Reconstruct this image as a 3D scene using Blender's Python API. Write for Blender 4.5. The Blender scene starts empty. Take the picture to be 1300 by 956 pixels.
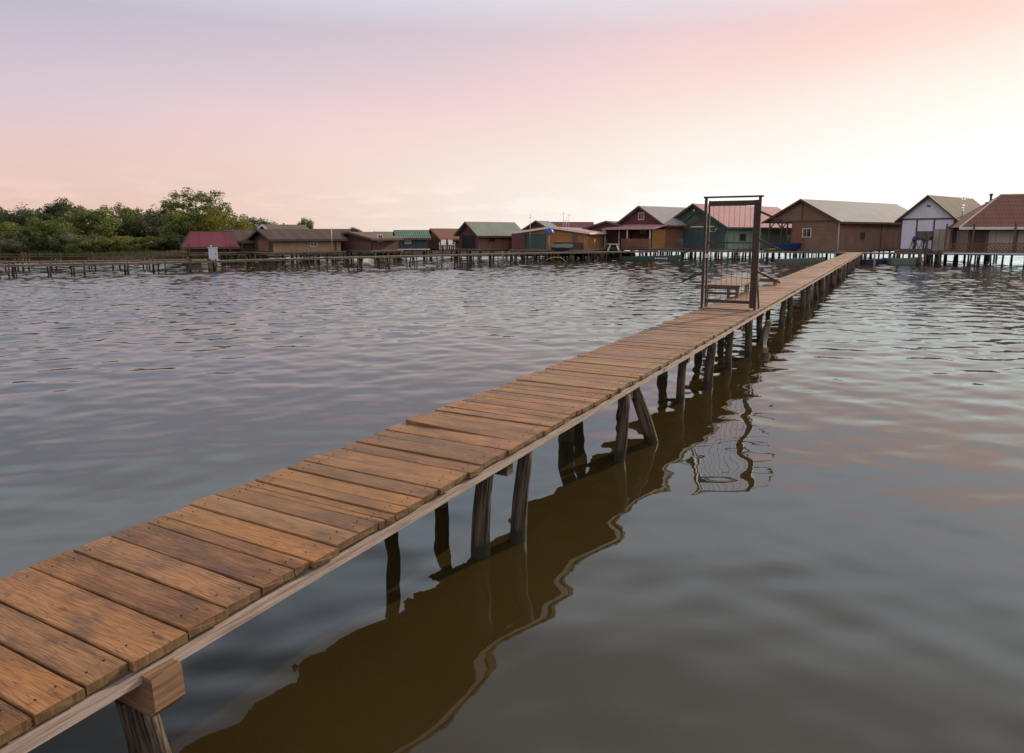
import bpy, bmesh, math, random
import numpy as np
from mathutils import Vector, noise as mnoise
random.seed(11); RNG = np.random.default_rng(11)
SC = bpy.context.scene
COL = SC.collection
R = math.radians

# ------------------------------------------------------------------ camera frame
CAMZ = 2.2
FPX, PCX, PCY = 880.0, 650.0, 433.5
TH = math.atan(136.5 / 880)
AZ = R(28.68)                       # direction the jetty runs in
def W(a, p, z=0.0):                 # along the jetty, across it, up  -> world
    return (a*math.sin(AZ) + p*math.cos(AZ), a*math.cos(AZ) - p*math.sin(AZ), z)
def ptY(px, py, Y):                 # point of the view ray at forward distance Y
    x, y, z = px-PCX, -(py-PCY), FPX
    rx, ry, rz = x, z*math.cos(TH)+y*math.sin(TH), y*math.cos(TH)-z*math.sin(TH)
    t = Y/ry
    return (rx*t, Y, CAMZ+rz*t)
def atz(px, py, z):
    x, y, f = px-PCX, -(py-PCY), FPX
    rx, ry, rz = x, f*math.cos(TH)+y*math.sin(TH), y*math.cos(TH)-f*math.sin(TH)
    t = (z-CAMZ)/rz
    return (rx*t, ry*t, z)

# ------------------------------------------------------------------ materials
class NT:
    def __init__(s, name):
        s.m = bpy.data.materials.new(name); s.m.use_nodes = True
        s.t = s.m.node_tree; s.n = s.t.nodes; s.l = s.t.links
        s.b = s.n['Principled BSDF']
        s.b.inputs['Roughness'].default_value = .8
        s.b.inputs['Specular IOR Level'].default_value = .3
    def new(s, typ, **kw):
        nd = s.n.new(typ)
        for k, v in kw.items():
            if k in nd.inputs: s.put(nd.inputs[k], v)
            else: setattr(nd, k, v)
        return nd
    def put(s, sock, v):
        if isinstance(v, bpy.types.NodeSocket): s.l.new(v, sock)
        elif isinstance(v, bpy.types.Node): s.l.new(v.outputs[0], sock)
        else: sock.default_value = v
    def math(s, op, a, b=None, clamp=False):
        nd = s.n.new('ShaderNodeMath'); nd.operation = op; nd.use_clamp = clamp
        s.put(nd.inputs[0], a)
        if b is not None: s.put(nd.inputs[1], b)
        return nd.outputs[0]
    def mix(s, f, a, b, mode='MIX'):
        nd = s.n.new('ShaderNodeMix'); nd.data_type = 'RGBA'; nd.blend_type = mode
        s.put(nd.inputs[0], f)
        for i, v in ((6, a), (7, b)):
            if isinstance(v, tuple) and len(v) == 3: v = (*v, 1)
            s.put(nd.inputs[i], v)
        return nd.outputs[2]
    def ramp(s, f, stops):
        nd = s.n.new('ShaderNodeValToRGB'); s.put(nd.inputs[0], f)
        e = nd.color_ramp.elements
        while len(e) < len(stops): e.new(.5)
        for el, (p, c) in zip(e, stops):
            el.position = p; el.color = (*c, 1) if isinstance(c, tuple) else (c, c, c, 1)
        return nd.outputs[0]
    def vec(s, v, scale, off=(0, 0, 0)):
        nd = s.n.new('ShaderNodeMapping'); s.put(nd.inputs[0], v)
        nd.inputs['Scale'].default_value = scale; s.put(nd.inputs['Location'], off)
        return nd.outputs[0]
    def noise(s, v, scale, detail=3, rough=.55, dist=0.0):
        nd = s.n.new('ShaderNodeTexNoise'); s.put(nd.inputs['Vector'], v)
        nd.inputs['Scale'].default_value = scale; nd.inputs['Detail'].default_value = detail
        nd.inputs['Roughness'].default_value = rough; nd.inputs['Distortion'].default_value = dist
        return nd.outputs[0]
    def bump(s, h, dist, strength=1.0, base=None):
        nd = s.n.new('ShaderNodeBump'); s.put(nd.inputs['Height'], h)
        nd.inputs['Distance'].default_value = dist; nd.inputs['Strength'].default_value = strength
        if base is not None: s.l.new(base, nd.inputs['Normal'])
        return nd.outputs[0]
    def uv(s): return s.new('ShaderNodeTexCoord').outputs['UV']
    def obj(s): return s.new('ShaderNodeTexCoord').outputs['Object']
    def rnd(s):
        a = s.new('ShaderNodeAttribute', attribute_name='rnd')
        sp = s.new('ShaderNodeSeparateColor'); s.l.new(a.outputs['Color'], sp.inputs[0])
        return a.outputs['Color'], sp.outputs[0], sp.outputs[1], sp.outputs[2]
    def out(s, col, rough=None, nrm=None):
        s.put(s.b.inputs['Base Color'], (*col, 1) if isinstance(col, tuple) else col)
        if rough is not None: s.put(s.b.inputs['Roughness'], rough)
        if nrm is not None: s.l.new(nrm, s.b.inputs['Normal'])
        return s.m

def wood_deck():
    s = NT('weathered_deck_wood'); uv = s.uv(); col, r1, r2, r3 = s.rnd()
    off = s.n.new('ShaderNodeCombineXYZ')
    s.put(off.inputs[0], s.math('MULTIPLY', r1, 37)); s.put(off.inputs[1], s.math('MULTIPLY', r2, 53)); s.put(off.inputs[2], s.math('MULTIPLY', r3, 71))
    v = s.vec(uv, (1, 1, 1), off.outputs[0])
    fib = s.noise(s.vec(v, (5, 150, 1)), 1, 4, .65)
    fib2 = s.noise(s.vec(v, (14, 420, 1)), 1, 2, .6)
    warp = s.noise(s.vec(v, (2.2, 9, 1)), 1, 2, .5)
    # cathedral grain
    wv = s.n.new('ShaderNodeTexWave'); wv.wave_type = 'BANDS'; wv.bands_direction = 'Y'
    wc = s.n.new('ShaderNodeVectorMath'); wc.operation = 'ADD'
    s.put(wc.inputs[0], s.vec(v, (.5, 1, 1)))
    cw = s.n.new('ShaderNodeCombineXYZ'); s.put(cw.inputs[1], s.math('MULTIPLY', warp, .17)); s.l.new(cw.outputs[0], wc.inputs[1])
    s.l.new(wc.outputs[0], wv.inputs['Vector']); wv.inputs['Scale'].default_value = 15
    wv.inputs['Distortion'].default_value = .8; wv.inputs['Detail'].default_value = 2; wv.inputs['Detail Scale'].default_value = 2
    grain = wv.outputs[1]
    blotch = s.noise(s.vec(v, (3, 7, 1)), 1, 4, .6)
    big = s.noise(s.obj(), .55, 3, .5)
    c = s.mix(r1, (.115, .042, .008), (.35, .145, .032))
    c = s.mix(s.math('MULTIPLY', s.ramp(r2, [(.65, 0.0), (1, 1.0)]), .5), c, (.21, .13, .075))      # greyer boards
    c = s.mix(s.math('MULTIPLY', s.ramp(blotch, [(.45, 0.0), (.72, 1.0)]), .55), c, (.36, .19, .085))  # worn pale patches
    c = s.mix(s.math('MULTIPLY', s.ramp(blotch, [(.34, 1.0), (.52, 0.0)]), .7), c, (.07, .034, .013))
    c = s.mix(s.math('MULTIPLY', s.ramp(grain, [(.08, .55), (.4, 0.0)]), s.math('ADD', s.math('MULTIPLY', r3, .7), .28)), c, s.mix(1, c, (.42, .34, .3), 'MULTIPLY'))
    c = s.mix(s.ramp(fib, [(.36, .7), (.55, 0.0)]), c, s.mix(1, c, (.4, .34, .3), 'MULTIPLY'))
    c = s.mix(s.ramp(fib2, [(.52, 0.0), (.75, .4)]), c, (.44, .25, .12))
    crk = s.noise(s.vec(v, (1.3, 38, 1)), 1, 2, .5)
    c = s.mix(s.ramp(s.math('ABSOLUTE', s.math('SUBTRACT', crk, .5)), [(.0, .85), (.008, 0.0)]), c, (.03, .014, .007))
    vor = s.new('ShaderNodeTexVoronoi'); s.put(vor.inputs['Vector'], s.vec(v, (2.6, 9, 1))); vor.inputs['Scale'].default_value = 1
    knot = s.ramp(vor.outputs['Distance'], [(.05, 1.0), (.12, 0.0)])
    c = s.mix(s.math('MULTIPLY', knot, .8), c, (.06, .025, .01))
    c = s.mix(s.math('MULTIPLY', s.ramp(big, [(.45, 0.0), (.65, 1.0)]), .2), c, (.17, .13, .055))       # mossy tinge
    h = s.math('ADD', s.math('MULTIPLY', fib, .8), s.math('MULTIPLY', grain, .12))
    n = s.bump(h, .003, .8)
    s.b.inputs['Specular IOR Level'].default_value = .4
    return s.out(c, s.ramp(blotch, [(.3, .38), (.7, .6)]), n)

def wood_side(name, c0, c1, rough=.85):
    s = NT(name); uv = s.uv(); col, r1, r2, r3 = s.rnd()
    f = s.noise(s.vec(uv, (3, 60, 1)), 1, 4, .65); b = s.noise(s.vec(uv, (1.5, 5, 1)), 1, 3)
    c = s.mix(b, c0, c1)
    c = s.mix(s.ramp(f, [(.35, .75), (.55, 0.0)]), c, s.mix(1, c, (.35, .3, .28), 'MULTIPLY'))
    vor = s.new('ShaderNodeTexVoronoi'); s.put(vor.inputs['Vector'], s.vec(uv, (2.2, 9, 1))); vor.inputs['Scale'].default_value = 1
    c = s.mix(s.ramp(vor.outputs['Distance'], [(.06, .85), (.13, 0.0)]), c, (.03, .02, .015))
    return s.out(c, rough, s.bump(f, .006, .8))

def pile_wood():
    s = NT('weathered_pile_wood'); uv = s.uv(); o = s.new('ShaderNodeNewGeometry').outputs['Position']
    inf = s.new('ShaderNodeObjectInfo').outputs['Random']
    z = s.new('ShaderNodeSeparateXYZ'); s.l.new(o, z.inputs[0]); z = z.outputs[2]
    f = s.noise(s.vec(uv, (26, 2.2, 1)), 1, 5, .65, .6); b = s.noise(s.vec(uv, (3, 5, 1)), 1, 4, .6)
    c = s.mix(b, (.07, .048, .032), (.22, .165, .12))
    c = s.mix(s.math('MULTIPLY', inf, .45), c, (.06, .045, .035))
    c = s.mix(s.ramp(f, [(.42, .95), (.55, 0.0)]), c, (.014, .010, .008))
    wl = s.math('ADD', s.math('ADD', z, .045), s.math('MULTIPLY', s.math('SUBTRACT', b, .5), .09))
    wet = s.ramp(wl, [(.06, 1.0), (.10, 0.0)])
    c = s.mix(wet, c, (.012, .012, .007))
    moss = s.math('MULTIPLY', s.ramp(wl, [(.1, 1.0), (.28, 0.0)]), .35)
    c = s.mix(moss, c, (.03, .032, .012))
    return s.out(c, s.ramp(wet, [(0, .88), (1, .65)]), s.bump(f, .035, 1.0))

def boards(name, c, w=.14, vertical=True, var=.35, seam=.25, grime=.4):
    s = NT(name); uv = s.uv()
    x = s.new('ShaderNodeSeparateXYZ'); s.l.new(uv, x.inputs[0])
    a = x.outputs[0] if vertical else x.outputs[1]
    q = s.math('DIVIDE', a, w); fl = s.math('FLOOR', q); fr = s.math('FRACT', q)
    wn = s.new('ShaderNodeTexWhiteNoise', noise_dimensions='1D'); s.put(wn.inputs['W'], fl)
    g = s.noise(s.vec(uv, (30, 2, 1) if vertical else (2, 30, 1)), 1, 3)
    b = s.noise(uv, .9, 4, .6)
    dark = tuple(v*.45 for v in c); lite = tuple(min(.85, v*1.35+.01) for v in c)
    k = s.mix(s.math('MULTIPLY', wn.outputs[0], var), c, dark)
    k = s.mix(s.ramp(g, [(.4, 0.0), (.75, .45)]), k, lite)
    k = s.mix(s.math('MULTIPLY', s.ramp(b, [(.35, 1.0), (.6, 0.0)]), grime), k, tuple(v*.5+.008 for v in c))
    ed = s.math('LESS_THAN', s.math('ABSOLUTE', s.math('SUBTRACT', fr, .5)), .5-.5*seam*.3)
    k = s.mix(ed, tuple(v*.18 for v in c), k)
    h = s.ramp(s.math('ABSOLUTE', s.math('SUBTRACT', fr, .5)), [(.42, 1.0), (.5, 0.0)])
    return s.out(k, .8, s.bump(h, .012, .8))

def roofing(name, c, pitch=.18, stain=(.12, .09, .06), sa=.45, along='x', tile=False, rough=.6):
    s = NT(name); uv = s.uv(); x = s.new('ShaderNodeSeparateXYZ'); s.l.new(uv, x.inputs[0])
    q = s.math('MULTIPLY', x.outputs[0], 2*math.pi/pitch)
    h = s.math('MULTIPLY', s.math('ADD', s.math('SINE', q), 1), .5)
    st = s.noise(s.vec(uv, (2.2, .5, 1)), 1, 4, .65); b = s.noise(uv, .7, 4, .6)
    k = s.mix(s.math('MULTIPLY', s.ramp(st, [(.42, 0.0), (.7, 1.0)]), sa), c, stain)
    k = s.mix(s.math('MULTIPLY', s.ramp(b, [(.3, 1.0), (.6, 0.0)]), .35), k, tuple(v*.55 for v in c))
    sq = s.math('FRACT', s.math('DIVIDE', x.outputs[0], .95))
    k = s.mix(s.math('MULTIPLY', s.math('LESS_THAN', sq, .04), .45), k, tuple(v*.4 for v in c))
    if tile:
        ty = s.math('FRACT', s.math('DIVIDE', x.outputs[1], .32))
        k = s.mix(s.math('MULTIPLY', s.math('LESS_THAN', ty, .14), .5), k, tuple(v*.4 for v in c))
        h = s.math('ADD', h, ty)
    s.b.inputs['Specular IOR Level'].default_value = .12
    return s.out(k, .85, s.bump(h, .03, .7))

def plain(name, c, rough=.6, metal=0.0, var=.25, scale=6):
    s = NT(name); n = s.noise(s.obj(), scale, 4, .6)
    k = s.mix(s.math('MULTIPLY', s.ramp(n, [(.35, 0.0), (.7, 1.0)]), var), c, tuple(v*.4 for v in c))
    s.b.inputs['Metallic'].default_value = metal
    return s.out(k, rough, s.bump(n, .004, .3))

def rusty_metal():
    s = NT('rusty_painted_steel'); n = s.noise(s.obj(), 14, 5, .65); n2 = s.noise(s.obj(), 60, 3)
    k = s.mix(s.ramp(n, [(.4, 0.0), (.62, 1.0)]), (.022, .016, .014), (.055, .03, .022))
    k = s.mix(s.ramp(n2, [(.6, 0.0), (.8, .5)]), k, (.2, .15, .12))
    return s.out(k, .6, s.bump(n2, .002, .5))

def glass_dark():
    s = NT('window_glass'); s.b.inputs['Specular IOR Level'].default_value = .6
    return s.out((.02, .024, .03), .08)

def foliage(name, c0, c1, c2):
    s = NT(name); col, r1, r2, r3 = s.rnd()
    k = s.mix(r1, c0, c1); k = s.mix(s.math('MULTIPLY', s.ramp(r2, [(.55, 0.0), (1, 1.0)]), .6), k, c2)
    inf = s.new('ShaderNodeObjectInfo').outputs['Random']
    hs = s.new('ShaderNodeHueSaturation'); s.put(hs.inputs['Value'], s.math('ADD', s.math('MULTIPLY', inf, .5), .75)); s.l.new(k, hs.inputs['Color'])
    tr = s.new('ShaderNodeBsdfTranslucent'); s.l.new(hs.outputs[0], tr.inputs[0])
    s.out(hs.outputs[0], .65)
    mx = s.new('ShaderNodeMixShader'); mx.inputs[0].default_value = .35
    s.l.new(s.b.outputs[0], mx.inputs[1]); s.l.new(tr.outputs[0], mx.inputs[2])
    s.l.new(mx.outputs[0], s.n['Material Output'].inputs[0])
    return s.m

def water_mat():
    s = NT('muddy_lake_water'); p = s.new('ShaderNodeNewGeometry').outputs['Position']
    xyz = s.new('ShaderNodeSeparateXYZ'); s.l.new(p, xyz.inputs[0])
    dist = s.new('ShaderNodeVectorMath', operation='LENGTH'); s.l.new(p, dist.inputs[0]); d = dist.outputs['Value']
    rot = s.new('ShaderNodeMapping'); s.l.new(p, rot.inputs[0]); rot.inputs['Rotation'].default_value = (0, 0, R(-12))
    q = rot.outputs[0]
    rip = s.noise(s.vec(q, (.75, 1.6, 1), (1, 9, 0)), 3.6, 1.5, .5, .3)
    wind = s.ramp(s.math('DIVIDE', d, 60), [(.08, .10), (.3, .6), (.5, 1.0)])
    n = s.bump(s.math('MULTIPLY', rip, wind), .006, 1.0)
    silt = s.noise(p, .35, 3, .5)
    c = s.mix(silt, (.027, .019, .006), (.038, .026, .008))
    df = s.new('ShaderNodeBsdfDiffuse'); s.put(df.inputs[0], c)
    gl = s.new('ShaderNodeBsdfGlossy'); gl.inputs[0].default_value = (.78, .905, .97, 1); gl.inputs['Roughness'].default_value = .02; s.l.new(n, gl.inputs['Normal'])
    fr = s.new('ShaderNodeFresnel'); fr.inputs[0].default_value = 1.72; s.l.new(n, fr.inputs['Normal'])
    mx = s.new('ShaderNodeMixShader'); s.l.new(fr.outputs[0], mx.inputs[0]); s.l.new(df.outputs[0], mx.inputs[1]); s.l.new(gl.outputs[0], mx.inputs[2])
    s.l.new(mx.outputs[0], s.n['Material Output'].inputs[0])
    return s.m

M = {}
M['deck'] = wood_deck()
M['pile'] = pile_wood()
M['stringer'] = wood_side('bleached_stringer_wood', (.42, .33, .27), (.30, .24, .21))
M['beam'] = wood_side('dark_beam_wood', (.13, .085, .055), (.07, .045, .03))
M['greywood'] = wood_side('grey_weathered_wood', (.24, .2, .17), (.14, .115, .095))
M['nail'] = plain('rusty_nail', (.015, .01, .008), .6)
M['steel'] = rusty_metal()
M['glass'] = glass_dark()
M['white'] = plain('white_paint', (.72, .72, .72), .5, var=.25, scale=2)
M['cloth_white'] = plain('white_plastic', (.75, .75, .75), .4, var=.1)
M['galv'] = plain('galvanised_steel', (.45, .46, .48), .4, .6)
M['navy'] = plain('dark_blue_boat_cover', (.02, .04, .16), .5, var=.6)
M['blue'] = plain('blue_tarpaulin', (.03, .08, .38), .5, var=.5)
M['boatgreen'] = plain('dark_green_boat_paint', (.05, .085, .075), .35, var=.4)
M['boatgrey'] = plain('grey_green_boat_paint', (.12, .16, .13), .4, var=.4)
M['boatblue'] = plain('dark_blue_boat_paint', (.03, .045, .09), .35, var=.4)
M['black'] = plain('black_rubber_and_shade', (.015, .016, .018), .5)  # also colours the panels that stand for shade in the doorways
M['conduit'] = plain('grey_blue_box_paint', (.42, .45, .55), .45, var=.12, scale=2)
M['soil'] = plain('bank_soil', (.035, .035, .018), .95, var=.6, scale=.5)
M['bark'] = wood_side('tree_bark', (.10, .075, .05), (.06, .045, .03))
M['leaf_a'] = foliage('mid_green_leaves', (.07, .10, .022), (.15, .18, .045), (.2, .2, .08))
M['leaf_b'] = foliage('dark_green_leaves', (.04, .062, .022), (.085, .11, .04), (.13, .15, .07))
M['leaf_c'] = foliage('yellow_green_leaves', (.10, .13, .018), (.17, .17, .02), (.2, .15, .02))
M['leaf_d'] = foliage('grey_green_leaves', (.09, .11, .055), (.14, .16, .085), (.18, .19, .12))
M['water'] = water_mat()

# ------------------------------------------------------------------ mesh builder
class MB:
    def __init__(s, T=None):
        s.v = []; s.f = []; s.uv = []; s.c = []; s.m = []; s.T = T or (lambda x, y, z: (x, y, z)); s.smooth = []
    def face(s, pts, uvs=None, mat=0, col=(.5, .5, .5), raw=False, smooth=False):
        b = len(s.v)
        s.v += [p if raw else s.T(*p) for p in pts]
        s.f.append(tuple(range(b, b+len(pts))))
        s.uv += uvs or [(p[0], p[1]) for p in pts]; s.c.append(col); s.m.append(mat); s.smooth.append(smooth)
    def box(s, x0, x1, y0, y1, z0, z1, mat=0, col=None, uvo=(0, 0)):
        col = col or (random.random(), random.random(), random.random())
        X, Y, Z = (x0, x1), (y0, y1), (z0, z1)
        b = len(s.v)
        P = [(X[i], Y[j], Z[k]) for i in (0, 1) for j in (0, 1) for k in (0, 1)]
        s.v += [s.T(*p) for p in P]
        for q, ax in (((0, 1, 3, 2), 0), ((4, 6, 7, 5), 0), ((0, 4, 5, 1), 1), ((2, 3, 7, 6), 1), ((0, 2, 6, 4), 2), ((1, 5, 7, 3), 2)):
            s.f.append(tuple(b+i for i in q))
            for i in q:
                p = P[i]
                s.uv.append(((p[1], p[2]), (p[0], p[2]), (p[0], p[1]))[ax] if uvo == (0, 0) else ((p[1]+uvo[0], p[2]), (p[0]+uvo[0], p[2]), (p[0], p[1]))[ax])
            s.c.append(col); s.m.append(mat); s.smooth.append(False)
    def prism(s, prof, a0, a1, axis='x', mat=0, capmat=None, col=None):
        """profile (list of (q, z)) extruded along local x (q = y) or y (q = x)"""
        col = col or (random.random(), random.random(), random.random()); n = len(prof)
        capmat = mat if capmat is None else capmat
        mk = (lambda a, q, z: (a, q, z)) if axis == 'x' else (lambda a, q, z: (q, a, z))
        b = len(s.v)
        for a in (a0, a1): s.v += [s.T(*mk(a, q, z)) for q, z in prof]
        per = [0]
        for i in range(n):
            q0, q1 = prof[i], prof[(i+1) % n]; per.append(per[-1]+math.hypot(q1[0]-q0[0], q1[1]-q0[1]))
        for i in range(n):
            j = (i+1) % n
            s.f.append((b+i, b+j, b+n+j, b+n+i))
            if abs(prof[i][0]-prof[j][0]) < 1e-6: s.uv += [(a0, prof[i][1]), (a0, prof[j][1]), (a1, prof[j][1]), (a1, prof[i][1])]
            else: s.uv += [(a0, per[i]), (a0, per[i+1]), (a1, per[i+1]), (a1, per[i])]
            s.c.append(col); s.m.append(mat); s.smooth.append(False)
        for k in (0, 1):
            s.f.append(tuple(b+k*n+i for i in range(n))); s.uv += [(q, z) for q, z in prof]
            s.c.append(col); s.m.append(capmat); s.smooth.append(False)
    def bar(s, p, q, w, h=None, mat=0, col=None):
        """square bar between two points given in the local frame"""
        h = h or w; p = Vector(s.T(*p)); q = Vector(s.T(*q)); d = (q-p); L = d.length; d.normalize()
        up = Vector((0, 0, 1)) if abs(d.z) < .9 else Vector((math.sin(AZ), math.cos(AZ), 0))
        a = d.cross(up).normalized(); u = a.cross(d).normalized()
        col = col or (random.random(), random.random(), random.random()); b = len(s.v)
        for e in (p, q):
            for i, j in ((-1, -1), (1, -1), (1, 1), (-1, 1)): s.v.append(tuple(e + a*(i*w/2) + u*(j*h/2)))
        for i in range(4):
            j = (i+1) % 4; s.f.append((b+i, b+j, b+4+j, b+4+i)); t = (w, h, w, h)[i]
            s.uv += [(0, 0), (0, t), (L, t), (L, 0)]; s.c.append(col); s.m.append(mat); s.smooth.append(False)
        for k in (0, 4):
            s.f.append((b+k, b+k+1, b+k+2, b+k+3)); s.uv += [(0, 0), (w, 0), (w, h), (0, h)]; s.c.append(col); s.m.append(mat); s.smooth.append(False)
    def tube(s, pts, rad, n=8, mat=0, jit=0.0, seed=0, cap=True):
        col = (random.random(), random.random(), random.random()); b = len(s.v); rr = random.Random(seed)
        ph = [(rr.random()*6.28, rr.random()*.1) for _ in range(4)]
        P = [Vector(s.T(*p)) for p in pts]; L = 0
        lens = []
        for i, p in enumerate(P):
            if i: L += (p-P[i-1]).length
            lens.append(L)
            d = (P[min(i+1, len(P)-1)]-P[max(i-1, 0)]).normalized()
            ref = Vector((1, 0, 0)) if abs(d.x) < .8 else Vector((0, 1, 0))
            a = d.cross(ref).normalized(); u = a.cross(d)
            for k in range(n):
                t = 2*math.pi*k/n
                r = rad[i]*(1+jit*(math.sin(2*t+ph[0][0]+i*.3)*.7+math.sin(3*t+ph[1][0]-i*.5)*.5+rr.uniform(-.4, .4)))
                s.v.append(tuple(p+a*(math.cos(t)*r)+u*(math.sin(t)*r)))
        for i in range(len(P)-1):
            for k in range(n):
                j = (k+1) % n
                s.f.append((b+i*n+k, b+i*n+j, b+(i+1)*n+j, b+(i+1)*n+k))
                c0, c1 = k/n, (k+1)/n
                s.uv += [(c0, lens[i]), (c1, lens[i]), (c1, lens[i+1]), (c0, lens[i+1])]
                s.c.append(col); s.m.append(mat); s.smooth.append(n > 5)
        if cap:
            for o in (0, (len(P)-1)*n):
                s.f.append(tuple(b+o+k for k in range(n))); s.uv += [(math.cos(6.28*k/n)*.05, math.sin(6.28*k/n)*.05) for k in range(n)]
                s.c.append(col); s.m.append(mat); s.smooth.append(False)
    def build(s, name, mats, parent=None, loc=(0, 0, 0), fix=True):
        me = bpy.data.meshes.new(name)
        me.from_pydata(s.v, [], s.f)
        uvl = me.uv_layers.new(name='UVMap'); uvl.data.foreach_set('uv', np.array(s.uv, np.float32).ravel())
        ca = me.color_attributes.new('rnd', 'FLOAT_COLOR', 'CORNER')
        lt = np.array([len(f) for f in s.f]); c = np.repeat(np.array([(*k[:3], 1) for k in s.c], np.float32), lt, axis=0)
        ca.data.foreach_set('color', c.ravel())
        me.polygons.foreach_set('material_index', s.m); me.polygons.foreach_set('use_smooth', s.smooth)
        for m in (mats if isinstance(mats, (list, tuple)) else [mats]): me.materials.append(M[m] if isinstance(m, str) else m)
        if fix:
            bm = bmesh.new(); bm.from_mesh(me); bmesh.ops.recalc_face_normals(bm, faces=bm.faces); bm.to_mesh(me); bm.free()
        me.update()
        o = bpy.data.objects.new(name, me); COL.objects.link(o); o.location = loc
        if parent: o.parent = parent
        return o

def tag(o, label=None, cat=None, group=None, kind=None):
    if label: o['label'] = label
    if cat: o['category'] = cat
    if group: o['group'] = group
    if kind: o['kind'] = kind
    return o
def empty(name, loc, label, cat, group=None, rz=0):
    o = bpy.data.objects.new(name, None); COL.objects.link(o); o.location = loc; o.rotation_euler = (0, 0, rz)
    return tag(o, label, cat, group)
def dup(o, parent=None):
    c = o.copy(); COL.objects.link(c)
    if parent: c.parent = parent
    for ch in o.children:
        d = ch.copy(); COL.objects.link(d); d.parent = c
        for g in ch.children:
            e = g.copy(); COL.objects.link(e); e.parent = d
    return c

# ------------------------------------------------------------------ piles (shared meshes)
def pile_mesh(seed, h, r, n=14, seg=9, sub=.5):
    rr = random.Random(seed); mb = MB(); pts = []; rad = []
    bx, by = rr.uniform(-.05, .05), rr.uniform(-.05, .05)
    for i in range(seg+1):
        t = i/seg; z = -sub+(h+sub)*t
        pts.append((bx*math.sin(t*3), by*math.sin(t*2.6+1), z)); rad.append(r*(1.08-.16*t)*(1+rr.uniform(-.05, .05)))
    mb.tube(pts, rad, n, 0, .12, seed)
    o = mb.build('pile', 'pile'); me = o.data; bpy.data.objects.remove(o); return me
PILES = [pile_mesh(k, .58, .062+.01*(k % 3)) for k in range(6)]
FARPILES = [pile_mesh(20+k, .66, .07+.012*(k % 3), 7, 3) for k in range(4)]
THIN = [pile_mesh(30+k, .66, .042+.008*(k % 3), 6, 3) for k in range(4)]
def put_pile(parent, x, y, me=None, tilt=(0, 0), sz=1.0, sr=1.0, z=0):
    o = bpy.data.objects.new('pile', me or random.choice(PILES)); COL.objects.link(o); o.parent = parent
    o.location = (x, y, z); o.rotation_euler = (tilt[0], tilt[1], random.random()*6.28) if tilt == (0, 0) else (tilt[0], tilt[1], 0)
    o.scale = (sr, sr, sz); return o

# ------------------------------------------------------------------ the wooden jetty
DZ = .70; PR, PL = -2.27, -3.36
JEND = 64.0
jetty = empty('wooden_jetty', W(1.2, -2.8, 0), 'long narrow jetty of orange brown planks on crooked log piles leading to the huts', 'jetty')
JO = Vector(jetty.location)
def JT(a, p, z):
    w = W(a, p, z); return (w[0]-JO.x, w[1]-JO.y, w[2]-JO.z)
def edge_a(px):                      # where the right edge of the deck shows at column px
    lo, hi = .3, 60
    for _ in range(50):
        mid = (lo+hi)/2; w = W(mid, PR, DZ-CAMZ)
        fw = w[1]*math.cos(TH)-w[2]*math.sin(TH); q = PCX+FPX*w[0]/fw
        if q < px: lo = mid
        else: hi = mid
    return lo
seen = [edge_a(x) for x in (107, 163, 235, 286, 331, 374, 394, 427.5, 457, 481, 490, 501, 517, 537, 557, 575, 595.5, 612, 632, 645, 664, 681)]
bounds = []
a = seen[0]
while a > -3.5: a -= random.uniform(.15, .2); bounds.insert(0, a)
bounds += seen; a = seen[-1]
while a < JEND: a += random.choice((.1, .12, .14, .15, .17)) + random.uniform(-.01, .01); bounds.append(a)

deck = MB(JT)
def plank(mb, a0, a1, p0, p1, z, th, seg=5, mat=0, ch=.004, lift=0):
    """plank whose length runs across the jetty from p0 to p1"""
    col = (random.random(), random.random(), random.random())
    b = len(mb.v); cup = random.uniform(-.003, .004); tw = random.uniform(-.003, .003); skew = random.uniform(-.006, .006)
    us = [i/seg for i in range(seg+1)]
    prof = [(0, -th), (0, -ch), (ch, 0), ((a1-a0)/2, cup), (a1-a0-ch, 0), (a1-a0, -ch), (a1-a0, -th)]
    n = len(prof); bow = random.uniform(-.003, .003)
    for i, u in enumerate(us):
        p = p0+(p1-p0)*u
        for k, (da, dz) in enumerate(prof):
            e = random.uniform(-.003, .003) if i in (0, seg) else 0
            mb.v.append(mb.T(a0+da+skew*(u-.5)+random.uniform(-.0012, .0012), p+e, z+dz+lift*(1-u)+tw*(u-.5)*(1 if da > (a1-a0)/2 else -1)+bow*math.sin(u*3.14)))
    for i in range(seg):
        for k in range(n):
            j = (k+1) % n
            mb.f.append((b+i*n+k, b+i*n+j, b+(i+1)*n+j, b+(i+1)*n+k))
            U0, U1 = p0+(p1-p0)*us[i], p0+(p1-p0)*us[i+1]
            q0, q1 = prof[k], prof[j]
            v0, v1 = q0[0]+(q0[1] if k in (0, 6) else 0), q1[0]+(q1[1] if j in (0, 6) else 0)
            mb.uv += [(U0, v0), (U0, v1), (U1, v1), (U1, v0)]; mb.c.append(col); mb.m.append(mat); mb.smooth.append(False)
    for i in (0, seg):
        mb.f.append(tuple(b+i*n+k for k in range(n))); mb.uv += [(q[1], q[0]*.3) for q in prof]; mb.c.append(col); mb.m.append(mat if i == 0 else 1); mb.smooth.append(False)
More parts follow.
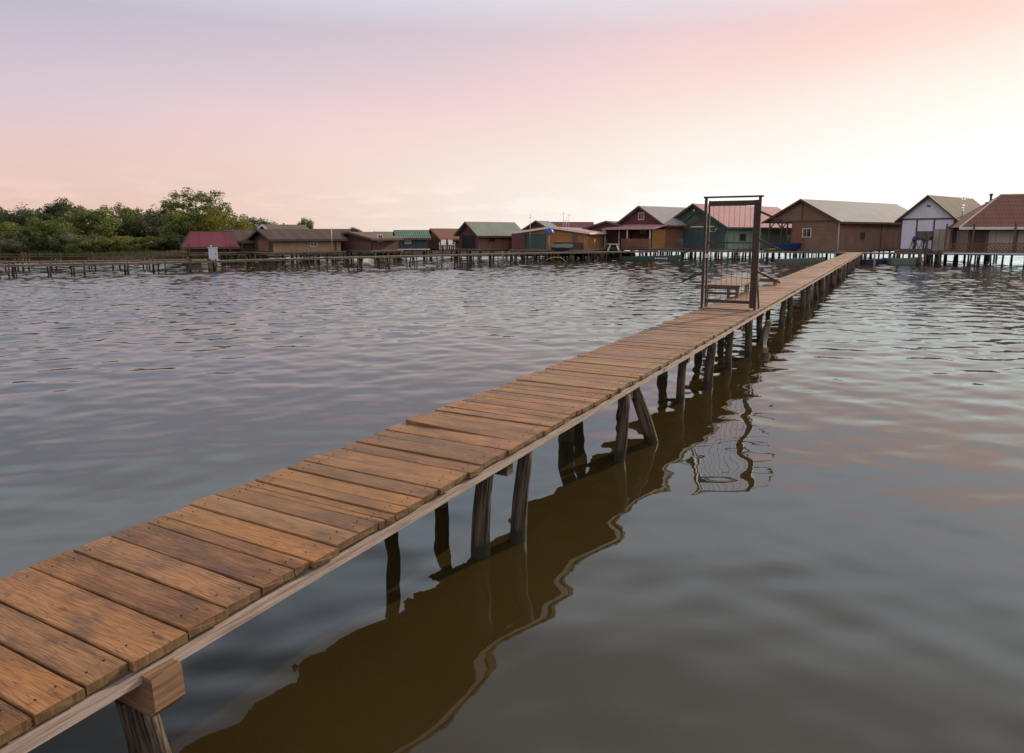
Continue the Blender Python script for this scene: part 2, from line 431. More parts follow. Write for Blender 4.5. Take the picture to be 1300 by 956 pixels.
for i in range(len(bounds)-1):
    a0, a1 = bounds[i], bounds[i+1]; near = a0 < 14
    g = random.uniform(.005, .012) if near else .006
    z = DZ+random.uniform(-.004, .005)
    lift = .028 if abs(a0-seen[20]) < .01 else (.007 if random.random() < .03 else 0)
    pr = PR+random.gauss(0, .006); pl = PL+random.gauss(0, .010)
    plank(deck, a0+g, a1, pl, pr, z, .036, 6 if near else 2, lift=lift)
    if a0 < 22:
        for p in (PR-.09, PL+.1):
            for q in (.25, .72):
                ca, cp = a0+(a1-a0)*q+random.uniform(-.012, .012), p+random.uniform(-.02, .02); r = .003
                deck.prism([(cp+r*math.cos(t), DZ+.0065+0*t) for t in ()] or [(cp-r, z+.004), (cp+r, z+.004), (cp+r, z+.0075), (cp-r, z+.0075)], ca-r, ca+r, 'x', 2)
M['endgrain'] = wood_side('plank_end_grain', (.20, .115, .05), (.09, .06, .028))
deck.build('deck', ['deck', 'endgrain', 'nail'], jetty)

def stringer(p, zt, h, w, mat='stringer', wob=.008):
    a = -3.4
    while a < JEND-1:
        ln = random.uniform(3.4, 4.6); mb = MB(JT); n = 8; b0 = min(a+ln, JEND); off = random.uniform(-wob, wob)
        mb_pts = []
        col = (random.random(),)*3
        for i in range(n):
            x0, x1 = a+(b0-a)*i/n, a+(b0-a)*(i+1)/n-.001*(i == n-1)
            mb.prism([(p-w/2+off, zt), (p+w/2+off, zt), (p+w/2+off, zt-h), (p-w/2+off, zt-h)], x0, x1, 'x', 0, None, col) if i == 0 else None
        mb = MB(JT); mb.prism([(p-w/2+off, zt), (p+w/2+off, zt), (p+w/2+off, zt-h), (p-w/2+off, zt-h)], a, b0-.004, 'x', 0, None, col)
        mb.build('stringer', mat, jetty); a = b0
stringer(PR-.022, DZ-.056, .052, .045)
stringer(PL+.2, DZ-.042, .08, .05, 'greywood')

def jpile(a, p, tilt_p=0.0, tilt_a=0.0, sr=1.0, top=.60, me=None):
    """log whose foot meets the water at (a, p); tilts are the run of the top"""
    x, y, z = JT(a, p, 0); wx, wy, _ = W(tilt_a, tilt_p, 0)
    o = put_pile(jetty, x, y, me, sr=sr, sz=top/.58, z=-JO.z)
    d = Vector((wx, wy, top)); o.rotation_mode = 'QUATERNION'; o.rotation_quaternion = d.to_track_quat('Z', 'Y')
    return o
# right row, read off the photograph's water line
for a, p, tp, ta, sr in ((4.0, -2.40, .0, .02, 1.0), (4.36, -2.29, -.02, .10, .95), (6.5, -2.32, .02, .10, 1.0), (7.18, -2.24, -.12, -.12, 1.05),
                         (9.25, -2.40, 0, 0, 1.0), (10.36, -2.27, 0, .05, 1.1), (12.1, -2.34, 0, 0, .9), (13.4, -2.3, 0, .0, 1.0), (15.2, -2.24, .0, .9, 1.2), (15.6, -2.4, .0, -.3, 1.0),
                         (18.3, -2.3, 0, .1, 1.1), (19.3, -2.3, 0, .1, 1.1)):
    jpile(a, p, tp, ta, sr, me=PILES[int(a*7) % 2 * 3])
a = 22.5
while a < JEND-.5:
    jpile(a, PR-random.uniform(.0, .1), random.uniform(-.05, .05), random.uniform(-.2, .2), random.uniform(.95, 1.3))
    if random.random() < .8: jpile(a+random.uniform(.5, 1.0), PR-random.uniform(.0, .12), random.uniform(-.05, .05), random.uniform(-.3, .3), random.uniform(.9, 1.2))
    a += random.uniform(1.7, 2.3)
jpile(4.0, -3.28, 0, 0, .8)
jpile(7.6, -3.2, .02, 0, .9)
for a in (4.62, 6.85, 9.0, 10.9, 13.0, 15.3, 18.4, 21.0, 24, 27, 30, 33.5, 37, 41, 45, 49, 53, 57, 61):
    jpile(a, PL+random.uniform(.12, .34), random.uniform(-.04, .04), random.uniform(-.08, .1), random.uniform(.85, 1.1))
for a in (-2, .4): jpile(a, -3.1, 0, 0, 1)
for a in (4.2, 6.85, 9.2, 10.6, 12.9, 15.3, 18.6, 22.6, 27, 31.5, 36, 41, 46, 51, 56, 61):
    mb = MB(JT); mb.prism([(a-.045, DZ-.135), (a+.045, DZ-.135), (a+.045, DZ-.215), (a-.045, DZ-.215)], PL+.175, PR-.045, 'y'); mb.build('crossbeam', 'beam', jetty)
# squared crossbeam end showing at the near edge, on its log
M['sawn'] = wood_side('sawn_beam_wood', (.28, .16, .09), (.15, .09, .05))
mb = MB(JT); mb.prism([(-3.1, .632), (-2.215, .624), (-2.205, .50), (-2.23, .47), (-3.1, .48)], 1.365, 1.485, 'x'); mb.build('crossbeam', 'sawn', jetty)
jpile(1.43, -2.42, 0, 0, 1.0, .47)

# ------------------------------------------------------------------ gate
GA = 14.3; GL, GR = -3.38, -2.345
gate = empty('steel_gate', W(GA, (GL+GR)/2, DZ+.004), 'tall brown steel gate with thin vertical rods standing across the jetty', 'gate')
GO = Vector(gate.location)
def GT(p, a, z): w = W(GA+a, p, DZ+.004+z); return (w[0]-GO.x, w[1]-GO.y, w[2]-GO.z)
H = 2.2
for p in (GL, GR):
    mb = MB(GT); mb.box(p-.026, p+.026, -.026, .026, 0, H); o = mb.build('post', 'steel', gate)
    mb = MB(GT); mb.box(p-.06, p+.06, -.05, .05, 0, .007); mb.box(p-.035, p-.022, -.03, .03, .007, .05); mb.build('foot_plate', 'galv', o)
mb = MB(GT); mb.box(GL-.05, GR+.06, -.03, .03, H+.001, H+.036); mb.build('top_bar', 'steel', gate)
lf = MB(GT); l0, l1 = GL+.055, GR-.03
lf.box(l0, l0+.032, -.022, .018, .09, H-.05); lf.box(l1-.075, l1, -.024, .02, .04, H-.05)
lf.box(l0+.032, l1-.075, -.02, .02, H-.155, H-.055); lf.box(l0+.032, l1-.075, -.02, .02, .12, .18)
lf.box(l0+.032, l1-.075, -.014, .014, 1.31, 1.335)
leaf = lf.build('door_leaf', 'steel', gate)
n = 8
for i in range(n):
    p = l0+.05+(l1-l0-.14)*(i+.5)/n
    mb = MB(GT); mb.tube([(p+random.uniform(-.006, .006), .0, .17), (p+random.uniform(-.012, .012), .0, 1.2), (p, 0, H-.14)], [.0034]*3, 5); mb.build('rod', 'steel', leaf)
for z in (.46, 1.05):
    mb = MB(GT); mb.tube([(l0+.03, .012, z), (l1-.07, .012, z+.01)], [.004]*2, 5); mb.build('rod', 'steel', leaf)
mb = MB(GT); mb.box(l0-.03, l0+.05, -.045, -.024, 1.02, 1.1); mb.tube([(l0+.02, -.045, 1.06), (l0+.02, -.09, 1.06), (l0+.1, -.09, 1.06)], [.008]*3, 6); mb.build('latch', 'galv', leaf)
mb = MB(GT); mb.box(GL-.03, GR-.07, -.19, -.15, 0.004, .022); mb.build('threshold_bar', 'steel', gate)
for s_, p, zs in ((1, GR+.02, (1.92, 1.38, .76)), (-1, GL-.02, (1.8, 1.3, .72))):
    for z in zs:
        mb = MB(GT); mb.bar((p, 0, z), (p+s_*.42, .05, z-.2), .018, .042); mb.build('side_spike', 'steel', gate)
mb = MB(GT); mb.bar((GR, .02, .86), (GR+.01, .42, .0), .03); mb.build('brace', 'steel', gate)

# ------------------------------------------------------------------ benches beyond the gate
def plank_table(name, a0, a1, p0, p1, z, label, cat, shelf=True, leg_z=DZ, cols=None):
    t = empty(name, W((a0+a1)/2, (p0+p1)/2, leg_z), label, cat); O = Vector(t.location)
    def T(a, p, zz): w = W(a, p, zz); return (w[0]-O.x, w[1]-O.y, w[2]-O.z)
    top = MB(T); n = max(2, int((a1-a0)/.16)); 
    for i in range(n):
        plank(top, a0+(a1-a0)*i/n+.005, a0+(a1-a0)*(i+1)/n, p0, p1, z, .035, 2)
    top.build('tabletop' if cat == 'table' else 'seat', ['deck', 'endgrain'], t)
    mb = MB(T); mb.box(a0-.04, a0, p0+.02, p1-.02, z-.10, z-.01); mb.box(a1, a1+.04, p0+.02, p1-.02, z-.1, z-.01); mb.build('apron', 'beam', t)
    for a in (a0+.06, a1-.06):
        for p in (p0+.07, p1-.07):
            mb = MB(T); mb.box(a-.035, a+.035, p-.04, p+.04, -.4 if p < PL else leg_z+.004, z-.037); mb.build('leg', 'greywood', t)
    if shelf:
        mb = MB(T); mb.box(a0+.0, a0+.2, p0+.04, p1-.04, z-.23, z-.19); mb.build('shelf', 'beam', t)
    return t
plank_table('plank_table', 16.9, 19.6, -3.98, -3.12, DZ+.30, 'low dark plank table with a shelf just behind the steel gate', 'table')
plank_table('plank_bench', 21.6, 22.0, -3.9, -2.95, DZ+.20, 'low bench of dark planks on the far side of the plank table', 'bench', False)

# ------------------------------------------------------------------ huts
HZ = .78
M['brownboards'] = boards('brown_hut_boards', (.21, .135, .095), .16, False)
M['brownv'] = boards('dark_brown_boards', (.07, .045, .035), .14, True)
M['redbrown'] = boards('red_brown_boards', (.20, .095, .065), .12, True)
M['darkred'] = boards('dark_red_boards', (.12, .04, .04), .13, True)
M['maroon'] = boards('maroon_boards', (.10, .045, .045), .16, True)
M['tanboards'] = boards('tan_boards', (.34, .23, .14), .13, True)
M['orangeboards'] = boards('varnished_orange_boards', (.33, .16, .055), .12, False)
M['greendark'] = boards('dark_green_boards', (.065, .095, .08), .15, True)
M['greenlight'] = boards('pale_green_boards', (.22, .33, .25), .2, True, .15)
M['teal'] = boards('teal_boards', (.05, .08, .085), .15, True)
M['lavender'] = boards('pale_lavender_boards', (.62, .62, .76), .15, True, .12, .2, .2)
M['whiteboards'] = boards('white_boards', (.62, .57, .55), .2, True, .15)
M['salmon'] = boards('salmon_boards', (.22, .125, .10), .2, True, .35)
M['greypanel'] = boards('grey_fabric_panels', (.31, .26, .23), .9, True, .12, .1)
M['roof_grey'] = roofing('grey_metal_roof', (.27, .27, .27), .2, (.3, .26, .23), .3)
M['roof_green'] = roofing('grey_green_metal_roof', (.2, .23, .2), .2, (.14, .14, .11), .3)
M['roof_teal'] = roofing('green_metal_roof', (.10, .18, .14), .2)
M['roof_pink'] = roofing('faded_red_sheet_roof', (.40, .21, .22), .22, (.42, .29, .28), .5)
M['roof_crimson'] = roofing('crimson_sheet_roof', (.22, .07, .09), .3, (.25, .08, .08), .3)
M['roof_terra'] = roofing('terracotta_tile_roof', (.19, .10, .078), .22, (.2, .11, .08), .5, tile=True)
M['roof_dark'] = roofing('dark_brown_felt_roof', (.075, .055, .05), 1.1, (.11, .08, .07), .5)
M['roof_brown'] = roofing('grey_brown_roof', (.14, .105, .09), .3)
M['roof_moss'] = roofing('mossy_slate_roof', (.075, .062, .05), .45, (.04, .037, .022), .9)
M['roof_blue'] = roofing('blue_grey_metal_roof', (.18, .22, .25), .2)
M['roof_purple'] = roofing('purple_red_sheet_roof', (.22, .10, .12), .3)
M['trim'] = plain('brown_trim_paint', (.10, .06, .045), .7)
M['trimwhite'] = plain('white_trim_paint', (.6, .58, .56), .6)
M['lattice'] = plain('red_brown_lattice_wood', (.16, .065, .04), .8)
M['chair'] = plain('dark_plastic', (.05, .06, .07), .4)
M['yellowish'] = plain('pale_antler_bone', (.5, .45, .32), .7)

class Hut:
    def __init__(s, name, label, cpx, Yc, lpx, rpx, alpha, eave, ridge, wall, side, roof, trim='trim', mirror=False, floor=HZ, over=.35, open_t=None,
                 deckm='greywood', piles=True, dk=(.5, .6), group='waterside huts on piles', hip=False, cat='hut', wfix=None, hx=None):
        al = R(alpha); C = ptY(cpx, 300, Yc); cx = C[0]
        sg = -1 if mirror else 1
        k0, k1 = [(q-PCX)/FPX*math.cos(TH) for q in (lpx, rpx)]
        if not mirror:
            s.W = (cx-k0*Yc)/(math.sin(al)+k0*math.cos(al)); s.L = (k1*Yc-cx)/(math.cos(al)-k1*math.sin(al))
            u = (math.cos(al), math.sin(al)); v = (-math.sin(al), math.cos(al))
        else:
            s.W = (k1*Yc-cx)/(math.sin(al)-k1*math.cos(al)); s.L = (cx-k0*Yc)/(math.cos(al)+k0*math.sin(al))
            u = (-math.cos(al), math.sin(al)); v = (math.sin(al), math.cos(al))
        s.W = wfix or max(1.5, min(s.W, 14)); s.L = max(2, min(s.L, 20))
        s.root = empty(name, (cx, Yc, 0), label, cat, group)
        s.T = lambda x, y, z: (u[0]*x+v[0]*y, u[1]*x+v[1]*y, z)
        s.ez = ptY(cpx, eave, Yc)[2]
        s.rz = ptY(cpx, ridge, Yc + s.W/2*v[1])[2]
        W_, L_ = s.W, s.L; ez, rz = s.ez, s.rz; s.floor = floor
        top = (rz-ez)/(W_/2)
        mb = s.mb()
        t1 = W_ if open_t is None else open_t
        if open_t is None:
            mb.prism([(0, floor), (0, ez), (W_/2, rz-.0), (W_, ez), (W_, floor)], 0, L_, 'x', 1, 0)
        else:
            mb.prism([(0, floor), (0, ez-.02), (t1, ez-.02), (t1, floor)], 0, L_, 'x', 1, 0)
            mb.prism([(0, ez-.02), (0, ez), (W_/2, rz), (W_, ez), (W_, ez-.02)], .004, L_, 'x', 1, 0)
        if hip: mb = s.mb(); mb.box(0, L_, 0, W_, floor, ez, 1)
        mb.build('wall', [wall, side], s.root)
        o = over; th = .07
        e0 = ez-top*o
        prof = [(-o, e0+.05), (W_/2, rz+.05), (W_+o, e0+.05), (W_+o, e0+.05+th), (W_/2, rz+.05+th), (-o, e0+.05+th)]
        if not hip:
            mb = s.mb(); mb.prism(prof, -o, L_+o, 'x'); s.roof = mb.build('roof', roof, s.root)
            mb = s.mb(); q = [(a, b+(.025 if i > 2 else -.09)) for i, (a, b) in enumerate(prof)]; mb.prism(q, -o-.035, -o-.002, 'x'); mb.build('bargeboard', trim, s.roof)
            mb = s.mb(); mb.box(-o, L_+o, -o-.03, -o-.002, e0-.06, e0+.1); mb.build('gutter', trim, s.roof)
        else:
            mb = s.mb(); hx = hx or W_*.5
            z0 = e0+.05; A, B, Cc, D = (-o, -o, z0), (L_+o, -o, z0), (L_+o, W_+o, z0), (-o, W_+o, z0); E, F_ = (hx, W_/2, rz+.05), (L_-hx, W_/2, rz+.05)
            def sl(p, q, r_): return None
            mb.face([A, B, F_, E], [(A[0], 0), (B[0], 0), (F_[0], hx), (E[0], hx)]); mb.face([B, Cc, F_], [(B[1], 0), (Cc[1], 0), (W_/2, hx)])
            mb.face([Cc, D, E, F_], [(Cc[0], 0), (D[0], 0), (E[0], hx), (F_[0], hx)]); mb.face([D, A, E], [(D[1], 0), (A[1], 0), (W_/2, hx)])
            mb.face([A, B, Cc, D]); s.roof = mb.build('roof', roof, s.root)
            mb = s.mb(); mb.box(-o-.02, L_+o+.02, -o-.03, -o-.002, z0-.16, z0+.03); mb.bar(A, E, .08, .07); mb.bar(E, F_, .09, .07); mb.build('gutter', trim, s.roof)
        if deckm:
            mb = s.mb(); d0, d1 = dk
            mb.box(-d0, L_+.2, -d1, W_+.2, floor-.09, floor-.004); mb.box(-d0+.05, L_+.1, -d1+.12, -d1+.2, floor-.22, floor-.092); mb.box(-d0+.12, -d0+.2, -d1+.21, W_+.1, floor-.22, floor-.092); mb.build('platform', deckm, s.root)
        if piles:
            rr = random.Random(name+str(cpx))
            nx = max(3, int(L_/.95)); ny = max(3, int(W_/.95))
            pts = [(i/(nx-1)*L_, -dk[1]+.1) for i in range(nx)] + [(-dk[0]+.1, j/(ny-1)*W_) for j in range(1, ny)] + [(i/(nx-1)*L_, W_*.5) for i in range(0, nx, 2)] + [(i/(nx-1)*L_, W_) for i in range(0, nx, 2)]
            for (x, y) in pts:
                w = s.T(x+rr.uniform(-.25, .25), y+rr.uniform(-.05, .05), 0)
                put_pile(s.root, w[0], w[1], rr.choice(FARPILES), (0, 0), floor/.72, 1.0)
    def mb(s): return MB(s.T)
    # features: on the gable wall t runs from the corner (0) to the far corner (W); on the long wall x runs from the corner
    def gbox(s, name, t0, t1, z0, z1, mat, d=.03, parent=None, base=.0):
        mb = s.mb(); mb.box(-base-d, -base-.002, t0, t1, z0, z1); return mb.build(name, mat, parent or s.root)
    def sbox(s, name, x0, x1, z0, z1, mat, d=.03, parent=None, base=.0):
        mb = s.mb(); mb.box(x0, x1, -base-d, -base-.002, z0, z1); return mb.build(name, mat, parent or s.root)
    def gwin(s, t, z, w, h, frame='trimwhite'):
        mb = s.mb(); f = .06
        for b in ((t-w/2-f, t-w/2, z-f, z+h+f), (t+w/2, t+w/2+f, z-f, z+h+f), (t-w/2, t+w/2, z-f, z), (t-w/2, t+w/2, z+h, z+h+f), (t-.015, t+.015, z, z+h)): mb.box(-.05, -.003, b[0], b[1], b[2], b[3])
        o = mb.build('window', frame, s.root); mb = s.mb(); mb.box(-.02, -.004, t-w/2, t+w/2, z, z+h); mb.build('pane', 'glass', o); return o
    def swin(s, x, z, w, h, frame='trimwhite'):
        mb = s.mb(); f = .06
        for b in ((x-w/2-f, x-w/2, z-f, z+h+f), (x+w/2, x+w/2+f, z-f, z+h+f), (x-w/2, x+w/2, z-f, z), (x-w/2, x+w/2, z+h, z+h+f), (x-.015, x+.015, z, z+h)): mb.box(b[0], b[1], -.05, -.003, b[2], b[3])
        o = mb.build('window', frame, s.root); mb = s.mb(); mb.box(x-w/2, x+w/2, -.02, -.004, z, z+h); mb.build('pane', 'glass', o); return o
    def posts(s, pts, z1, mat='trim', w=.11, name='porch_post'):
        for x, y in pts:
            mb = s.mb(); mb.box(x-w/2, x+w/2, y-w/2, y+w/2, s.floor, z1); mb.build(name, mat, s.root)

def rail(h, x0, x1, y, z0, z1, mat='lattice', axis='x', step=.22):
    """lattice railing along the long wall (axis x) or the gable (axis y)"""
    mb = h.mb(); P = (lambda a, z: (a, y, z)) if axis == 'x' else (lambda a, z: (y, a, z))
    mb.bar(P(x0, z1), P(x1, z1), .07, .05); mb.bar(P(x0, z0), P(x1, z0), .07, .05)
    a = x0
    while a < x1-.01:
        b = min(a+step*2, x1); mb.bar(P(a, z0), P(b, z1), .035, .03); mb.bar(P(a, z1), P(b, z0), .035, .03); a += step
    return mb.build('railing', mat, h.root)

# --- terracotta house at the right edge
h = Hut('lake_house', 'terracotta roofed house with grey front panels and low lattice rail at the right edge', 1229, 53.5, 1226, 1390, -22, 281, 248.5, 'greypanel', 'greypanel', 'roof_terra', 'trimwhite', floor=.85, hip=True, over=.75, dk=(1.8, 1.3), wfix=6.0, hx=2.5)
terra = h
if True:
    z1 = h.ez-.05
    h.sbox('door', .15, 1.15, .87, z1-.25, 'brownv', .04)
    for x in (.02, 1.2, 3.05, 4.6): h.sbox('corner_board', x, x+.12, .86, z1, 'trim', .06)
    h.sbox('frieze', 1.4, 6, z1-.3, z1-.02, 'redbrown', .05)
    rail(h, -1.6, 7, -1.15, .95, 1.5); h.posts([(-1.65, -1.15), (.1, -1.15), (2.7, -1.15), (5.4, -1.15)], z1-.15)
    mb = h.mb(); mb.box(-1.75, 8, -1.32, -1.303, .70, .80); mb.build('fascia_board', 'conduit', h.root)
# --- white house
h = Hut('boathouse', 'white boarded boathouse with dark framing and a mossy brown roof beside the terracotta house', 1211, 57.5, 1143, 1262, 38, 277, 249.5, 'lavender', 'whiteboards', 'roof_moss', floor=.8, over=.4)
white = h
b = h.ez
for t in (0, h.W*.36, h.W*.68, h.W-.1): h.gbox('wall_stud', t, t+.1, .82, b-.06, 'trim', .05)
h.gbox('tie_beam', 0, h.W, b-.08, b+.04, 'trim', .06); h.gbox('sill_beam', 0, h.W, .82, .93, 'trim', .055)
h.gwin(h.W*.52, 1.75, 1.15, .62, 'trim')
h.gbox('gable_vent', h.W*.5-.15, h.W*.5+.15, h.rz-.85, h.rz-.72, 'black', .03)
h.sbox('side_door', .3, .5, .85, h.ez-.1, 'trim', .03); 
h.gbox('wind_screen', .1, 1.35, .85, 2.6, 'greypanel', .05, base=.45)
# --- brown house
h = Hut('boathouse', 'brown boarded boathouse with grey metal roof and open corner porch at the jetty end', 1063, 61, 975, 1176, 36, 279.5, 254.5, 'brownboards', 'redbrown', 'roof_grey', floor=.8, over=.45, open_t=4.4)
brown = h
b = h.ez; w = h.W
h.gbox('tie_beam', 0, w, b-.12, b+.04, 'trim', .06)
h.gbox('wall_panel', h.W*.44, 4.4, .82, b-.13, 'redbrown', .03)
h.gwin(h.W*.42, 1.95, .75, .7)
h.posts([(.08, 4.9), (.08, w*.8), (.08, w-.1), (3, w-.1), (6, w-.1)], b-.1)
mb = h.mb()
for t in (w*.8, w-.1):
    for sgn in (-1, 1):
        if t+sgn*.55 < w+.1: mb.bar((.08, t, b-.75), (.08, t+sgn*.5, b-.1), .08)
mb.build('porch_brace', 'trim', h.root)
mb = h.mb(); mb.bar((-.06, w/2, b), (-.06, w/2, h.rz), .09, .05); mb.build('king_post', 'trim', h.root)
h.swin(h.L*.25, 1.7, .7, .6, 'trim'); h.swin(h.L*.68, 1.7, .7, .6, 'trim')
L = h.L
h.sbox('cladding_panel', .12, L*.98, .84, b-.7, 'salmon', .02)
mb = h.mb(); mb.tube([(.0, -.1, .8), (.0, -.1, b-.25), (.0, -.3, b-.02)], [.05]*3, 6); mb.build('downpipe', 'trimwhite', h.root)
for x in (0, L*.45, L*.8): h.sbox('wall_stud', x, x+.12, .82, b-.02, 'trim', .06)
# --- green house
h = Hut('boathouse', 'dark green gabled boathouse with faded red roof and pale green side wall', 921, 65, 846, 1020, 38, 286, 260, 'greendark', 'greenlight', 'roof_pink', 'greendark', floor=.82, over=.5)
green = h
b = h.ez
h.gbox('boat_door', h.W*.1, h.W*.47, .84, b-.25, 'teal', .05); h.gbox('boat_door', h.W*.5, h.W*.86, .84, b-.25, 'teal', .05)
h.gbox('door_track', h.W*.18, h.W*.92, b-.16, b-.06, 'trimwhite', .08)
mb = h.mb(); 
for sg in (-1, 1):
    mb.bar((-.06, h.W*.5, h.rz-.75), (-.06, h.W*.5+sg*1.7, b+.05), .09, .04)
mb.build('gable_brace', 'teal', h.root)
mb = h.mb(); mb.tube([(-.25, h.W*.5, h.rz-.62), (-.25, h.W*.5, h.rz-.42)], [.1, .03], 8); mb.bar((-.05, h.W*.5, h.rz-.45), (-.25, h.W*.5, h.rz-.45), .03); mb.build('gable_lamp', 'white', h.root)
mb = h.mb()
for sg in (-1, 1): mb.tube([(-.1, h.W*.18, b-.62), (-.22, h.W*.18+sg*.25, b-.55), (-.26, h.W*.18+sg*.45, b-.3), (-.2, h.W*.18+sg*.62, b-.35)], [.04, .05, .035, .01], 6); mb.tube([(-.2, h.W*.18+sg*.3, b-.52), (-.25, h.W*.18+sg*.3, b-.25)], [.03, .008], 5)
mb.build('antler_ornament', 'yellowish', h.root)
h.sbox('side_door', h.L*.34, h.L*.34+.1, 1.0, b-.2, 'trimwhite', .03)
mb = h.mb(); mb.tube([(.12, -.1, .8), (.12, -.1, b-.25), (.0, -.35, b-.02)], [.05]*3, 6); mb.build('downpipe', 'greenlight', h.root)
h.swin(h.L*.42, b-.95, .22, .38); h.swin(h.L*.2, 1.6, .8, .55, 'trim')
# --- red house with porch
h = Hut('boathouse', 'dark red gabled hut with grey metal roof and pinkish porch roof', 843, 67, 786, 905, 38, 284, 263, 'darkred', 'redbrown', 'roof_grey', 'trim', floor=.85, over=.45, dk=(2.2, .6))
red = h
b = h.ez
h.gwin(h.W*.5, b+.45, .65, .6)
mb = h.mb(); zz = b-.1
mb.prism([(-2.1, zz-.45), (.0, zz), (.0, zz+.07), (-2.1, zz-.38)], -.6, h.W+.5, 'y'); mb.build('porch_roof', 'roof_pink', h.root)
h.posts([(-1.95, .05), (-1.95, h.W*.5), (-1.95, h.W+.1)], zz-.42, 'trimwhite', .09)
h.gwin(h.W*.45, 1.95, .9, .6, 'trim')
mb = h.mb(); mb.box(-2.05, -2.0, 0, h.W*.62, .9, 1.75); mb.build('railing', 'redbrown', h.root)
mb = h.mb(); mb.box(-1.9, -.05, -.2, -.16, .87, zz-.45); mb.build('porch_screen', 'orangeboards', h.root)
# --- link roof hut and low pink roof hut
h = Hut('lean_to_hut', 'brown roofed lean-to between the dark red hut and the orange walled hut', 800, 70, 742, 830, 60, 291, 282, 'brownv', 'brownv', 'roof_brown', floor=.8, over=.3)
mb = h.mb(); mb.box(-.5, -.45, h.W*.45, h.W*1.0, .85, 1.7); mb.build('railing', 'orangeboards', h.root)
for t in (.2, .55, .9): h.gbox('porch_post', h.W*t, h.W*t+.1, .82, h.ez, 'trimwhite', .05, base=.3)
h = Hut('fishing_hut', 'low hut with a shallow pinkish roof and bright orange boarded walls under three masts', 745, 63, 655, 780, 72, 296, 289.5, 'orangeboards', 'orangeboards', 'roof_pink', 'trimwhite', floor=.8, over=.3, dk=(1.2, .6))
low = h; b = h.ez; w = h.W
h.gbox('dark_screen', w*.56, w-.02, .85, b-.05, 'teal', .04); h.gbox('dark_screen', w*.05, w*.45, .83, 1.45, 'brownv', .06)
h.gbox('wall_panel', w*.86, w+.3, .85, b-.02, 'darkred', .05, base=.3)
h.gwin(w*.16, 1.6, .3, .5, 'trim'); h.gwin(w*.76, 1.6, 1.2, .45, 'trim')
h.posts([(-.9, .1), (-.9, w*.5), (-.9, w*.95)], b-.05, 'trim', .08)
h = Hut('fishing_hut', 'small hut behind with a blue grey metal roof and red gable', 700, 72, 664, 712, 62, 293, 281.5, 'darkred', 'darkred', 'roof_blue', floor=.8, mirror=False)
h = Hut('fishing_hut', 'hut behind with a long purple red roof below the masts', 704, 76, 700, 752, 12, 292.5, 283, 'darkred', 'darkred', 'roof_purple', floor=.8)
h = Hut('fishing_hut', 'red brown hut with a wide grey green metal roof and dark open gable', 607, 66, 583, 662, 40, 297, 283, 'maroon', 'redbrown', 'roof_green', floor=.8, over=.4)
b = h.ez; h.gbox('doorway_shade', h.W*.15, h.W*.85, .85, b-.15, 'black', .03); h.sbox('side_door', h.L*.7, h.L*.9, .85, b-.1, 'darkred', .04); h.swin(h.L*.3, 1.5, .7, .45, 'trim')  # black panel on the gable stands for the shade inside the open porch
h = Hut('fishing_hut', 'small hut with an orange red roof beside the green roofed hut', 560, 69, 541, 592, 40, 302, 291.5, 'redbrown', 'redbrown', 'roof_terra', 'orangeboards', floor=.8)
h = Hut('fishing_hut', 'green roofed hut with dark green walls and one tiny square window', 507, 66, 503, 542, 14, 302, 293.5, 'teal', 'teal', 'roof_teal', floor=.8)
h.swin(h.L*.3, 1.35, .5, .45); 
mb = h.mb(); mb.box(-.2, h.L+.2, -.66, -.62, .72, .82); mb.build('fascia_board', 'trimwhite', h.root)
h = Hut('fishing_hut', 'low green roofed shed half hidden left of the tiny window hut', 486, 74, 474, 512, 30, 301, 295.5, 'maroon', 'maroon', 'roof_teal', floor=.8)
h = Hut('fishing_hut', 'maroon boarded hut with a shallow brown gable and a low board fence', 472, 60, 420, 505, 55, 303.5, 296, 'maroon', 'maroon', 'roof_brown', floor=.8, dk=(.5, .5))
h.gbox('board_fence', -.3, h.W+.4, .82, 1.5, 'maroon', .05, base=.45); h.gbox('window', h.W*.6, h.W*.85, 1.75, 2.15, 'trim', .04); h.swin(h.L*.3, 1.6, .5, .5)
h = Hut('fishing_hut', 'long dark roofed hut behind the maroon one', 398, 68, 386, 446, 30, 300, 292, 'brownv', 'brownv', 'roof_dark', floor=.8)
h = Hut('fishing_hut', 'long hut with tan boarded walls under a dark brown roof', 346, 56, 322, 432, 43, 303, 292.5, 'brownv', 'tanboards', 'roof_dark', floor=.75, over=.45)
b = h.ez; h.sbox('dark_frieze', 0, h.L, b-.3, b-.0, 'brownv', .03); h.swin(h.L*.58, b-.62, .5, .4, 'trimwhite'); h.gbox('door', h.W*.2, h.W*.75, .8, b-.15, 'redbrown', .04)
h.sbox('corner_board', h.L*.9, h.L*.93, .8, b, 'trim', .05)
h = Hut('fishing_hut', 'hut behind the tan hut with a grey brown roof and pale bargeboard', 350, 64, 325, 396, 42, 298, 286.5, 'darkred', 'brownv', 'roof_brown', 'trimwhite', floor=.8, over=.3)
h = Hut('fishing_hut', 'dark sheet roofed shed between the crimson roof and the tan hut', 297, 58, 285, 330, 32, 306, 293.5, 'brownv', 'brownv', 'roof_dark', floor=.75)
h.posts([(.5, -.55), (2.4, -.55)], h.ez-.1, 'trim', .08)
h = Hut('fishing_hut', 'long low hut with a crimson sheet roof left of the dark sheds', 236, 56, 229, 297, 22, 307.5, 294.5, 'brownv', 'brownv', 'roof_crimson', 'trim', floor=.75, over=.4, hip=True, hx=.3)
h.sbox('doorway_shade', h.L*.62, h.L*.85, .78, h.ez-.1, 'black', .03); h.posts([(.2, -.5), (h.L*.5, -.5), (h.L*.9, -.5)], h.ez-.15, 'trim', .08)  # black panel stands for the shade inside a doorway

